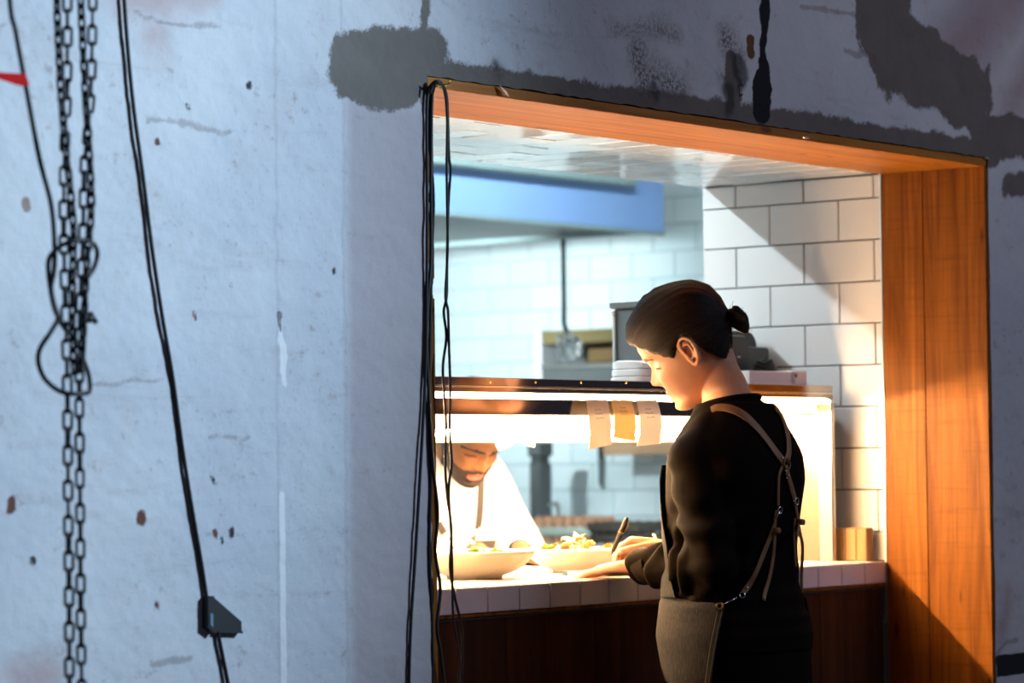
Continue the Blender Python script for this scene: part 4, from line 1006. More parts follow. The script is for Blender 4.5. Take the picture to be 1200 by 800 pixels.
def ellring(c, ax, ay, n=36, p=2.3, rot=0.0, tilt=(0, 0)):
    out = []
    for k in range(n):
        a = 2*PI*k/n; ca, sa = math.cos(a), math.sin(a); r = (abs(ca)**p+abs(sa)**p)**(-1/p)
        x, y = ax*r*sa, ay*r*ca; X = x*math.cos(rot)-y*math.sin(rot); Y = x*math.sin(rot)+y*math.cos(rot)
        out.append(np.array([c[0]+X, c[1]+Y, c[2]+tilt[0]*X+tilt[1]*Y]))
    return out
def hand_mb(mb, W, d, nrm, s, sc=1.0, curl=(.3, .4, .3), spread=.06, thumb=(.5, .4), each=None, td=.35):
    W = np.array(W, float); d = np.array(d, float); d /= np.linalg.norm(d)
    nrm = np.array(nrm, float); nrm = nrm-d*(nrm@d); nrm /= np.linalg.norm(nrm)
    t = np.cross(d, nrm); t = t*s                                         # towards the thumb
    rings = []
    for u, w_, h_ in ((-.012, .024, .018), (.008, .026, .018), (.030, .034, .0165), (.060, .040, .0150), (.082, .0405, .0125), (.092, .036, .009)):
        ctr = W+d*u*sc; rings.append([ctr+sc*(w_*math.copysign(abs(math.cos(a))**.8, math.cos(a))*t+h_*math.copysign(abs(math.sin(a))**.8, math.sin(a))*nrm) for a in np.linspace(0, 2*PI, 20, endpoint=False)])
    mb.loft(rings)
    tips = []
    for i, (off, base, ln, r) in enumerate(((.030, .082, (.040, .026, .021), .0086), (.0102, .088, (.044, .029, .022), .0088), (-.0102, .085, (.041, .027, .022), .0083), (-.029, .077, (.033, .020, .019), .0072))):
        cu = each[i] if each else curl
        p = W+sc*(d*base+t*off+nrm*.001); ang = 0; dirv = d+t*spread*(1.5-i); dirv /= np.linalg.norm(dirv); pts = [p-dirv*sc*.022, p]; rad = [r*1.05, r*1.08]
        for L, b in zip(ln, cu):
            ang += b; v = dirv*math.cos(ang)-nrm*math.sin(ang); pts += [pts[-1]+v*L*sc*.5, pts[-1]+v*L*sc]; rad += [rad[-1]*.94, rad[-1]*.96]
        mb.tube(pts, [x*sc for x in rad], 10, round_ends=True); tips.append(pts[-1])
    p = W+sc*(d*.014+t*.020-nrm*.004); a1, a2 = thumb
    v1 = d*math.cos(a1)+t*math.sin(a1)-nrm*td; v1 /= np.linalg.norm(v1); v2 = d*math.cos(a1-a2)+t*math.sin(a1-a2)-nrm*td; v2 /= np.linalg.norm(v2)
    v3 = d*math.cos(a1-1.7*a2)+t*math.sin(a1-1.7*a2)-nrm*td; v3 /= np.linalg.norm(v3)
    q1 = p+v1*.042*sc; q2 = q1+v2*.032*sc; q3 = q2+v3*.025*sc
    mb.tube([p, (p+q1)/2, q1, (q1+q2)/2, q2, q3], [x*sc for x in (.014, .0135, .0108, .0098, .0098, .0082)], 10, round_ends=True)
    return tips, q3
def skin_mat(name, a, b, lip=None):
    t = NT(name); co = t.coord(); f, _ = t.noise(co, 45, 4); c = t.mix(f, a, b)
    f2, _ = t.noise(co, 380, 2); t.bump(f2, .12, .001)
    return t.set(c, .5, 0, .35, **{'Subsurface Weight': .12, 'Subsurface Radius': (.010, .004, .002), 'Subsurface Scale': .6})
M_SKIN = skin_mat('fair_skin', (.54, .27, .165), (.60, .33, .21)); M_LIP = skin_mat('pink_lips', (.50, .19, .15), (.56, .24, .19))
M_SKIN2 = skin_mat('tan_skin', (.20, .078, .026), (.25, .10, .036)); M_LIP2 = skin_mat('red_lips', (.36, .075, .05), (.40, .095, .065))
def hair_mat(name, dark, light, rough=.38):
    t = NT(name); tc = t.n('ShaderNodeTexCoord'); s = t.n('ShaderNodeSeparateXYZ'); t.l(tc.outputs['Object'], s.inputs[0])
    zz = t.math('ADD', s.outputs[2], .012); ph = t.math('ARCTAN2', s.outputs[0], zz)
    rad = t.math('SQRT', t.math('ADD', t.math('MULTIPLY', s.outputs[0], s.outputs[0]), t.math('MULTIPLY', zz, zz)))
    cb = t.n('ShaderNodeCombineXYZ'); t.l(t.math('MULTIPLY', ph, 34.0), cb.inputs[0]); t.l(t.math('MULTIPLY', s.outputs[1], 9.0), cb.inputs[1]); t.l(t.math('MULTIPLY', rad, 12), cb.inputs[2])
    f, _ = t.noise(cb.outputs[0], 1.0, 5, .7); f2, _ = t.noise(cb.outputs[0], .25, 3)
    c = t.mix(t.math('MULTIPLY', t.smooth(f, .4, .75), t.smooth(f2, .35, .6)), dark, light); t.bump(f, .9, .004)
    return t.set(c, rough, 0, .22)
M_HAIR = hair_mat('dark_brown_hair', (.004, .002, .0012), (.024, .010, .0045), .48); M_HAIR2 = hair_mat('black_brown_hair', (.012, .008, .006), (.05, .028, .018), .5)
M_BEARD = mat('dark_beard', (.011, .0055, .0035), .7, var=.5, scale=500, bump=.4)
M_BROW = mat('dark_brow', (.15, .07, .04), .7)
def cloth_mat(name, a, b, rough=.9, weave=900, fuzz=.3):
    t = NT(name); co = t.coord(); f, _ = t.noise(co, 14, 4); f2, _ = t.noise(co, weave, 2); c = t.mix(f, a, b); t.bump(f2, .25, .0008)
    return t.set(c, rough, 0, .06)
M_SHIRT = cloth_mat('black_cotton', (.0042, .0026, .0018), (.0075, .0046, .0031), .85)
M_TROUS = cloth_mat('black_trousers', (.004, .003, .003), (.006, .005, .005))
M_JACKET = cloth_mat('white_chef_cotton', (.78, .76, .74), (.82, .80, .78))
def denim():
    t = NT('grey_denim'); co = t.coord((420, 420, 60)); f, _ = t.noise(co, 1.0, 3, .6); c2 = t.coord(); g, _ = t.noise(c2, 9, 4)
    c = t.ramp(f, [(.3, (.007, .008, .011)), (.55, (.022, .023, .028)), (.75, (.050, .051, .058))]); c = t.mix(t.math('MULTIPLY', t.smooth(g, .4, .7), .35), c, (.040, .040, .045))
    t.bump(f, .3, .001); return t.set(c, .9, 0, .2)
M_DENIM = denim(); M_THREAD = mat('pale_thread', (.30, .27, .24), .8); M_STRAP2 = mat('dark_grey_strap', (.060, .052, .058), .7)

def set_face_mats(me, B, c, s, lipw=.022):
    n = len(me.polygons); C3 = np.empty(n*3, np.float32); me.polygons.foreach_get('center', C3); L = ((C3.reshape(-1, 3)-c)@B)/s
    x, y, z = L[:, 0], L[:, 1], L[:, 2]; mi = np.zeros(n, np.int32)
    up = (-.0535-.0035*np.exp(-(x/.004)**2)*-0-.35*np.abs(x)*.35); lo = -.0815+.30*np.abs(x)*.9
    lip = (y > .06) & (np.abs(x) < lipw) & (z < -.0555-.12*np.abs(x)) & (z > -.0805+.45*np.abs(x)*.9)
    mi[lip] = 1; me.polygons.foreach_set('material_index', mi); return L
def shell(me, keep, lift, name, m, parent, noise=0, seed=3):
    V = verts(me); N = norms(me); fs = [tuple(p.vertices) for p, k in zip(me.polygons, keep) if k]
    used = sorted({v for f in fs for v in f}); idx = {v: i for i, v in enumerate(used)}
    P = V[used]+N[used]*lift
    if noise: P = P+N[used]*(vnoise(P*np.array([420, 420, 420]), seed)*noise)[:, None]
    mb = MB(); mb.v = [tuple(p) for p in P]; mb.f = [tuple(idx[v] for v in f) for f in fs]; mb.mi = [0]*len(mb.f)
    Q = V[used]-N[used]*.001; n = len(used); mb.v += [tuple(p) for p in Q]
    edges = {}
    for f in mb.f:
        for i in range(len(f)):
            a, b = f[i], f[(i+1) % len(f)]; edges[(a, b)] = edges.get((a, b), 0)+1
    for (a, b) in list(edges):
        if (b, a) not in edges: mb.f.append((b, a, n+a, n+b)); mb.mi.append(0)
    return mb.build(name, m, parent, smooth=True)

def hair_shell(B, c, s, parent, m, thick, name='hair', line=None, female=True, step=.010):
    zs = np.concatenate([np.linspace(-.085, .085, 86), np.linspace(.088, .1138, 24)]); n = 144; an = np.linspace(0, 2*PI, n, endpoint=False)
    P = np.array([head_point(z, a, female) for z in zs for a in an])
    C0 = np.array([0, -.01, .01]); D = P-C0; D /= np.linalg.norm(D, axis=1)[:, None]
    x, y, z = P.T
    d = z-interp(y, line)
    d = d + .005*vnoise(P*np.array([45, 45, 45]), 5)+.003*vnoise(P*np.array([160, 160, 160]), 6)
    ph = np.arctan2(x, z+.012)
    g = (np.sin(ph*46+3*vnoise(P*np.array([18, 18, 18]), 8))*.0007+vnoise(np.stack([ph*9, y*14, z*0], 1), 9)*.0022)
    th = sstep(-.004, step, d)*(thick+.019*sstep(.03, .10, z)+.006*sstep(.0, -.07, y)*sstep(-.03, .02, z))+g*sstep(0, .012, d)-.007*sstep(.004, -.012, d)
    P = P+D*th[:, None]
    mb = MB(); W = P*s; mb.loft([list(W[i*n:(i+1)*n]) for i in range(len(zs))])
    me = mb.mesh(name, m, True); o = link(name, me, parent)
    mx = Matrix.Identity(4)
    for i in range(3):
        for j in range(3): mx[i][j] = B[i, j]
        mx[i][3] = c[i]-wl(parent)[i]
    o.matrix_local = mx; return o, mx

def limb(mb, pts, rad, n=20, k=6):
    P = spline(pts, k); u = np.linspace(0, len(pts)-1, len(P)); R = np.interp(u, range(len(pts)), rad); mb.tube(P, list(R), n, round_ends=True); return mb

# ---------------------------------------------------------------- the woman at the counter
WB = basis(math.radians(21.8), math.radians(29.9), math.radians(11.5), 1); WC = np.array([.5775, -.160, 1.5366]); WS = 1.0
wc = np.array([.580, -.270])
TORSO = [(.78, .150, .104, 0, -.036), (.86, .164, .116, 0, -.018), (.94, .166, .122, 0, -.008), (1.03, .146, .106, 0, 0), (1.12, .142, .102, 0, .0), (1.20, .150, .106, 0, -.004), (1.26, .158, .108, 0, -.008), (1.31, .160, .100, .0, -.010), (1.35, .140, .084, 0, -.010), (1.385, .100, .070, 0, -.010), (1.42, .070, .060, 0, -.008)]
def torso_rings(off=0.0, zmin=0, zmax=9, n=48):
    zz = np.arange(TORSO[0][0], TORSO[-1][0]+.001, .0125); T = np.array(TORSO)
    return [ellring((wc[0]+np.interp(z, T[:, 0], T[:, 3]), wc[1]+np.interp(z, T[:, 0], T[:, 4]), z), np.interp(z, T[:, 0], T[:, 1])+off, np.interp(z, T[:, 0], T[:, 2])+off, n) for z in zz if zmin <= z <= zmax]
SHL, ELL, WRL = (.440, -.275, 1.300), (.434, -.315, 1.086), (.522, -.075, 1.078)
SHR, ELR, WRR = (.722, -.275, 1.300), (.762, -.190, 1.090), tuple(at_y(790, 643, .010))
def woman():
    R = empty('person', (wc[0], wc[1], 0), 'woman with dark hair in a bun, black sweater and denim apron, writing at the counter', 'person')
    mb = head_mb(WB, WC, WS)
    for sd in (-1, 1): ear_mb(WB, WC, WS, sd, mb)
    nk = lambda p: WB@(np.array(p)*WS)+WC
    limb(mb, [(wc[0], wc[1]-.006, 1.34), (wc[0], wc[1]+.008, 1.41), nk((0, -.028, -.095)), nk((0, -.018, -.035))], [.064, .055, .0440, .046], 28)
    limb(mb, [(wc[0], wc[1]+.002, 1.39), nk((0, -.034, -.075)), nk((0, -.040, -.030))], [.049, .040, .044], 24)
    mb.loft(torso_rings())
    AM = lambda a, b: tuple((np.array(a)+np.array(b))/2)
    for S_ in ((SHL, ELL, WRL), (SHR, ELR, WRR)): limb(mb, [S_[0], AM(S_[0], S_[1]), S_[1], AM(S_[1], S_[2]), S_[2]], [.042, .038, .034, .032, .025])
    for sx in (-.085, .085):
        limb(mb, [(wc[0]+sx, wc[1], .84), (wc[0]+sx*1.05, wc[1]+.01, .47), (wc[0]+sx*1.05, wc[1]-.01, .08)], [.082, .055, .036])
        limb(mb, [(wc[0]+sx*1.05, wc[1]-.035, .048), (wc[0]+sx*1.1, wc[1]+.06, .042), (wc[0]+sx*1.15, wc[1]+.15, .030)], [.042, .038, .026])
    # left hand flat on the counter over the pad, right hand round the pen
    hand_mb(mb, np.array(WRL)+(-.004, .012, -.002), (-.06, .95, -.10), (.02, .10, 1), -1*-1, .96, each=((.10, .12, .1), (.10, .14, .1), (.12, .16, .12), (.15, .2, .15)), thumb=(.55, .35), td=.0)
    tips, th = hand_mb(mb, np.array(WRR)+(-.006, .014, .0), (-.50, .84, .10), (.45, .10, .88), -1, .94, each=((.75, .75, .30), (.85, .85, .45), (.95, 1.0, .7), (1.0, 1.1, .8)), thumb=(.55, .35))
    me = remesh(mb, .0028, 2); me.materials.append(M_SKIN); me.materials.append(M_LIP)
    V = verts(me); me2 = me; L = set_face_mats(me, WB, WC, WS)
    setverts(me, V-np.array([wc[0], wc[1], 0])); body = link('body', me, R)
    # eyebrows and lash line: thin shells over the face
    setverts(me, V)
    x, y, z = L.T; ax = abs(x)
    kb = (y > .05) & (abs(z-(.0205+.16*ax-2.2*np.maximum(ax-.034, 0)**1.0*.35)) < .0030-.06*np.maximum(ax-.026, 0)) & (ax > .013) & (ax < .046)
    shell(me, kb, .0012, 'eyebrows', M_BROW, R, .0006)
    kl = (y > .045) & (abs(z+.0040+.9*(ax-.030)*.12) < .0017) & (ax > .020) & (ax < .046)
    shell(me, kl, .0012, 'eyelashes', M_BROW, R)
    setverts(me, V-np.array([wc[0], wc[1], 0]))
    # hair, swept back into a bun
    line = [(-.11, -.072), (-.085, -.074), (-.06, -.064), (-.044, -.030), (-.028, .018), (-.012, .026), (.004, .016), (.022, -.004), (.034, .004), (.045, .020), (.062, .036), (.078, .052), (.090, .064), (.1, .070)]
    h, mx = hair_shell(WB, WC, WS, R, M_HAIR, .0085, line=line); ORG[h.name] = Vector((0, 0, 0))
    bn = MB(); rings = []; n = 40
    for i in range(31):
        a = -PI/2+PI*(i+.05)/30.1
        rr = []
        for k in range(n):
            t = 2*PI*k/n; r = 1+.10*math.sin(3*t+4*a)+.045*math.sin(11*t+7*a)
            rr.append(np.array([.028*r*math.cos(a)*math.cos(t), .018*r*math.sin(a)-.126, .030*r*math.cos(a)*math.sin(t)-.006]))
        rings.append(rr)
    bn.loft(rings); bn.mi = [0]*len(bn.f)
    bn.tube([(0, -.098, .004), (0, -.116, -.002), (0, -.126, -.006)], [.018, .014, .017], 14)
    rr = random.Random(3)
    for k in range(16):
        a = rr.uniform(0, 2*PI); p = np.array([.026*math.cos(a), -.126+rr.uniform(-.012, .008), -.006+.027*math.sin(a)]); o = np.array([math.cos(a), rr.uniform(-.8, .3), math.sin(a)])
        bn.tube(spline([p, p+o*.006+(0, -.003, .002), p+o*.010+np.array([rr.uniform(-.006, .006), -.006, rr.uniform(-.004, .006)])], 4), .00035, 4)
    me = bn.mesh('bun', M_HAIR, True); bo = link('bun', me, h)
    # sweater
    sb = MB(); sb.loft(torso_rings(.013, .90))
    SL = [SHL, tuple(np.array(SHL)*.5+np.array(ELL)*.5), ELL, tuple(np.array(ELL)*.5+np.array(WRL)*.5), tuple(np.array(WRL)-(.004, .010, 0))]
    SR = [SHR, tuple((np.array(SHR)*.5+np.array(ELR)*.5)), ELR, tuple(np.array(ELR)*.5+np.array(WRR)*.5), tuple(np.array(WRR)-(0, .010, 0))]
    for S, rr_ in ((SL, [.056, .053, .056, .048, .036]), (SR, [.056, .052, .052, .046, .037])): limb(sb, S, rr_, 26)
    limb(sb, [SHL, (wc[0]-.085, wc[1]-.006, 1.352), (wc[0]-.02, wc[1]-.002, 1.385)], [.056, .050, .048], 22); limb(sb, [SHR, (wc[0]+.085, wc[1]-.006, 1.352), (wc[0]+.02, wc[1]-.002, 1.385)], [.056, .050, .048], 22)
    sb.loft([ellring((wc[0], wc[1]-.010, 1.30), .125, .085), ellring((wc[0], wc[1]-.008, 1.35), .105, .078, tilt=(0, -.08)), ellring((wc[0], wc[1]-.002, 1.390), .080, .070, tilt=(0, -.18)), ellring((wc[0], wc[1]+.006, 1.418), .066, .062, tilt=(0, -.22))])
    me = remesh(sb, .0050, 5); V = verts(me); N = norms(me)
    def arm_near(A, Bp, r):
        A, Bp = np.array(A), np.array(Bp); t = np.clip(((V-A)@(Bp-A))/((Bp-A)@(Bp-A)), 0, 1); return np.exp(-(np.linalg.norm(V-(A+t[:, None]*(Bp-A)), axis=1)/r)**4), t
    amp = np.zeros(len(V)); 
    for A, E_, Wr in ((SHL, ELL, WRL), (SHR, ELR, WRR)):
        w1, t1 = arm_near(A, E_, .085); w2, t2 = arm_near(E_, Wr, .080)
        amp += w1*(.0035+.007*t1**2)*np.sin(t1*17+4*vnoise(V*np.array([13, 13, 9]), 11)+V[:, 0]*25)+w2*.0085*np.sin(t2*24+5*vnoise(V*np.array([14, 14, 14]), 12)+(V[:, 2]-1.09)*38)
    tw = np.exp(-((V[:, 2]-.99)/.07)**2)
    amp += tw*.003*np.sin((V[:, 2])*130+3*vnoise(V*9, 13))+.0025*vnoise(V*np.array([16, 16, 8]), 14)
    V = V+N*amp[:, None]; me.materials.append(M_SHIRT); setverts(me, V)
    dg = BVHTree.FromPolygons([tuple(v) for v in V], [tuple(p.vertices) for p in me.polygons])
    setverts(me, V-np.array([wc[0], wc[1], 0])); shirt = link('sweater', me, R)
    # neckband and cuffs
    col = MB(); nb = ellring((wc[0], wc[1]+.006, 1.418), .066, .062, 40, 2.0, tilt=(0, -.22)); col.tube(nb+[nb[0]], .0062, 8); col.build('neckband', M_SHIRT, shirt, smooth=True)
    for E_, Wr, ks in ((ELL, WRL, .78), (ELR, WRR, .74)):
        a = np.array(Wr)-np.array(E_); a /= np.linalg.norm(a); c = np.array(Wr)+a*.004; q = np.cross(a, (0, 0, 1)); q /= np.linalg.norm(q); u = np.cross(q, a)
        cf = MB(); rings = []
        for o, r in ((-.040, .051), (-.02, .0525), (.004, .0500), (.012, .0455), (.008, .040), (-.01, .038)):
            r *= ks; rings.append([c-a*(1-ks)*.10+a*(o+.004*math.sin(3*t))+(q*math.cos(t)*r*.92+u*math.sin(t)*r)*(1+.06*math.sin(4*t+o*90)) for t in np.linspace(0, 2*PI, 36, endpoint=False)])
        cf.loft(rings, cap=False); cf.build('cuff', M_SHIRT, shirt, smooth=True)
    # trousers and shoes
    tb = MB(); tb.loft([r for r in torso_rings(.007, .78, .99)])
    for sx in (-.085, .085): limb(tb, [(wc[0]+sx, wc[1]-.004, .86), (wc[0]+sx*1.05, wc[1]+.006, .47), (wc[0]+sx*1.05, wc[1]-.012, .075)], [.092, .070, .058])
    me = remesh(tb, .007, 3); me.materials.append(M_TROUS); setverts(me, verts(me)-np.array([wc[0], wc[1], 0])); link('trousers', me, R)
    for sx in (-.085, .085):
        sh = MB(); limb(sh, [(wc[0]+sx*1.05, wc[1]-.045, .052), (wc[0]+sx*1.1, wc[1]+.06, .050), (wc[0]+sx*1.15, wc[1]+.165, .040)], [.050, .046, .036]); me = remesh(sh, .006, 2)
        Vs = verts(me); Vs[:, 2] = np.maximum(Vs[:, 2], .002); me.materials.append(M_BLKPL); setverts(me, Vs-np.array([wc[0], wc[1], 0])); link('shoe', me, R)
    # denim apron: skirt wrapped to the back, bib in front
    T = np.array(TORSO); ap = MB(); cols = 56; rowsA = []
    zl = list(np.arange(.46, .78, .02))+list(np.arange(.78, 1.016, .012))+list(np.arange(1.02, 1.29, .015))
    TH = [(.46, 66), (.70, 88), (.80, 101), (.86, 110), (.93, 117), (1.004, 124), (1.014, 124), (1.018, 78), (1.06, 70), (1.14, 60), (1.22, 46), (1.33, 32)]
    def apoint(z, a, off):
        zc2 = max(z, .78); ax_ = np.interp(zc2, T[:, 0], T[:, 1])+off; ay_ = np.interp(zc2, T[:, 0], T[:, 2])+off
        if z < .78: ax_ += (.78-z)*.05; ay_ += (.78-z)*.05
        p = 2.2; ca, sa = math.cos(a), math.sin(a); r = (abs(ca)**p+abs(sa)**p)**(-1/p)
        return np.array([wc[0]+ax_*r*sa, wc[1]+np.interp(zc2, T[:, 0], T[:, 4])+ay_*r*ca, z])
    for layer, off in ((0, .0265), (1, .0240)):
        for z in zl:
            th = math.radians(np.interp(z, *np.array(TH).T))
            for j in range(cols+1):
                a = -th+2*th*j/cols; fl = .005*math.sin(a*7+z*6)*sstep(1.0, .7, z)
                ap.v.append(tuple(apoint(z, a, off+fl)))
    M_, Nn = len(zl), cols+1; L0 = M_*Nn
    for i in range(M_-1):
        for j in range(cols):
            q = (i*Nn+j, i*Nn+j+1, (i+1)*Nn+j+1, (i+1)*Nn+j); ap.f.append(q[::-1]); ap.f.append(tuple(L0+t for t in q))
        for j in (0, cols): ap.f.append((i*Nn+j, (i+1)*Nn+j, L0+(i+1)*Nn+j, L0+i*Nn+j))
    for j in range(cols):
        for i in (0, M_-1): ap.f.append((i*Nn+j, i*Nn+j+1, L0+i*Nn+j+1, L0+i*Nn+j))
    ap.mi = [0]*len(ap.f); apron = ap.build('apron', M_DENIM, R, smooth=True, sharp=60)
    # stitched hem and eyelet on the left edge
    seam = MB(); st = MB()
    for z in np.arange(.60, 1.006, .0042):
        th = -math.radians(np.interp(z, *np.array(TH).T)); 
        p = apoint(z, th+.075, .0278); p2 = apoint(z+.0024, th+.075, .0278); st.tube([p, p2], .0007, 4)
    st.build('stitching', M_THREAD, apron)
    for z in np.arange(.60, 1.00, .02):
        pass
    sp_ = []
    for z in np.arange(.60, 1.012, .012):
        th = -math.radians(np.interp(z, *np.array(TH).T)); sp_.append(apoint(z, th+.012, .0268))
    seam.tube(sp_, .0026, 6); seam.build('hem', M_DENIM, apron, smooth=True)
    ey = apoint(1.004, -math.radians(120.5), .0285); nv = ey-np.array([wc[0], wc[1], 1.004]); nv[0] *= .5; nv /= np.linalg.norm(nv)
    eb = MB(); eb.ring(ey, nv, .0062, .0022, 20, 7); eb.build('eyelet', M_BRASS, apron, smooth=True)
    ei = MB(); ei.ring(ey-nv*.001, nv, .002, .002, 12, 5); ei.build('eyelet_hole', M_BLACK, apron)
    # leather straps laid over the back of the sweater
    def hit(px, py, lift=.005):
        d = Vector(ray(px, py)); d.normalize(); h = dg.ray_cast(Vector(CAM), d)
        if h[0] is None: return None
        return np.array(h[0])+np.array(h[1])*lift, np.array(h[1])
    def strap(pts, width, name, parent, thick=.0022, m=M_LEATH, free=()):
        P = []
        for p in pts:
            h = hit(p[0], p[1])
            if h is None or (len(p) > 2):
                dd = p[2] if len(p) > 2 else 5.98; P.append((at_d(p[0], p[1], dd), -cF))
            else: P.append(h)
        C_ = spline([p[0] for p in P], 6); Nv = spline([p[1] for p in P], 6); rings = []
        for i, c in enumerate(C_):
            t = C_[min(i+1, len(C_)-1)]-C_[max(i-1, 0)]; t /= np.linalg.norm(t); nn = Nv[i]-t*(Nv[i]@t); nn /= np.linalg.norm(nn); sd = np.cross(t, nn)
            w_ = width*(.5 if 0 < i < len(C_)-1 else .42); k = thick/2
            rings.append([c+sd*w_+nn*k*.4, c+sd*w_*.86+nn*k, c-sd*w_*.86+nn*k, c-sd*w_+nn*k*.4, c-sd*w_-nn*k, c+sd*w_-nn*k])
        b = MB(); b.loft(rings); return b.build(name, m, parent, smooth=True, sharp=35), C_, Nv
    har = empty('leather_straps', (wc[0], wc[1], 1.2)); har.parent = R; har.location = (0, 0, 1.2); ORG[har.name] = Vector((wc[0], wc[1], 1.2))
    W1 = .019
    strap([(834, 482), (842, 479), (855, 480), (870, 487), (885, 501), (898, 517), (909, 532), (917, 542)], W1, 'strap', har)
    strap([(906, 478), (913, 487), (919, 502), (922, 518), (922, 532), (919, 541)], W1*.9, 'strap', har)
    strap([(919, 545), (921, 556), (925, 570), (929, 584)], W1*.85, 'strap', har)
    strap([(915, 546), (911, 556), (910, 575), (910, 592)], W1*.40, 'strap', har)
    strap([(929, 587), (931, 598), (933, 612), (936, 628)], W1*.62, 'strap', har)
    strap([(933, 612), (937, 622, 6.13), (940.5, 640, 6.13), (939.5, 665, 6.12), (939, 685, 6.11), (940, 705, 6.10)], W1*.36, 'strap', har)
    strap([(929, 606), (928, 625), (929, 650), (930, 664)], W1*.36, 'strap', har)
    strap([(906, 614), (900, 630), (893, 648), (884, 670), (877, 685), (870, 696)], W1*.62, 'strap', har)
    strap([(905, 614), (905.5, 632), (904, 652), (900, 675), (895, 694), (893, 703)], W1*.50, 'strap', har)
    strap([(908, 597), (906.5, 606), (905.5, 622)], W1*.45, 'strap', har)
    def at_s(px, py, lift=.008):
        h = hit(px, py, lift); return h if h else (at_d(px, py, 5.97), -cF)
    fb = MB()
    for (px, py) in ((913, 537), (917, 552), (920, 558), (918, 560), (874, 690), (893, 701), (926, 587)):
        p, nn = at_s(px, py, .008); fb.ball(p, .0024, n=8, m=6)
    fb.build('rivets', M_CHROME, har, smooth=True)
    p, nn = at_s(918, 544, .009); rb = MB(); rb.ring(p, nn, .0115, .0017, 20, 6); rb.build('ring', M_LEATH, har, smooth=True)
    p, nn = at_s(929, 587, .009); rb = MB(); rb.ring(p, nn, .0085, .0012, 16, 6); rb.build('buckle', M_CHROME, har, smooth=True)
    p, nn = at_s(910, 597, .009); rb = MB(); rb.ring(p, nn, .007, .0013, 16, 6); p2, n2 = at_s(906, 606, .009); rb.tube([p, p2], .0016, 6); rb.build('buckle', M_CHROME, har, smooth=True)
    for px, py, tl in ((905.5, 621, .2), (933, 611, .1)):
        p, nn = at_s(px, py, .009); kb = MB(); kb.box(p-np.array([.0085, .0085, .0062]), p+np.array([.0085, .0085, .0062]), .003); kb.build('keeper', M_LEATH, har)
    # clip from strap to eyelet
    p, nn = at_s(868, 699, .012); q = ey+nv*.004; cb = MB(); cb.ring(p, nn, .0058, .0012, 16, 6); mid = (p+q)/2
    d = (q-p)/np.linalg.norm(q-p); cb.ball(p*.7+q*.3, .0030, n=10, m=8); cb.tube([p*.72+q*.28, p*.3+q*.7], [.0022, .0012], 8); cb.ring(q*.85+p*.15, np.cross(d, nn), .0050, .0010, 14, 6); cb.build('clip', M_CHROME, har, smooth=True)
    return R, tips, th
PW, tips, thumb_tip = woman()
# pen and pad
a = at_y(716.5, 650, .085); b = at_y(735, 606, .055)
pe = empty('pen', tuple(a), 'black pen held upright in the woman\'s right hand', 'pen')
d = (b-a); mb = MB(); mb.tube([a, a+d*.06, a+d*.12, a+d*.55, a+d*.90, b], [.0008, .0022, .0050, .0060, .0056, .0034], 10); mb.build('barrel', M_BLACK, pe, smooth=True, sharp=50)
mb = MB(); v = np.cross(d/np.linalg.norm(d), cF); mb.tube([a+d*.92-v*.006, a+d*.8-v*.0085, a+d*.62-v*.0072], .0014, 6); mb.build('clip', M_BRASS, pe)
mb = MB(); mb.ring(a+d*.60, d, .0058, .0010, 12, 5); mb.build('band', M_BRASS, pe)
pc = at_y(716, 664, .09)
nt = empty('note_pad', (pc[0], .10, ZC), 'small white note pad under the woman\'s hands', 'note pad')
mb = MB(); mb.box((pc[0]-.065, .040, ZC+.0006), (pc[0]+.05, .175, ZC+.009), .001); mb.rot((pc[0], .1, ZC), (0, 0, 1), -.35); mb.build('pages', M_PAPER, nt)
mb = MB(); mb.box((pc[0]-.067, .160, ZC+.0006), (pc[0]+.052, .178, ZC+.0105), .001); mb.rot((pc[0], .1, ZC), (0, 0, 1), -.35); mb.build('binding', mat('dark_blue_binding', (.03, .06, .12), .5), nt)

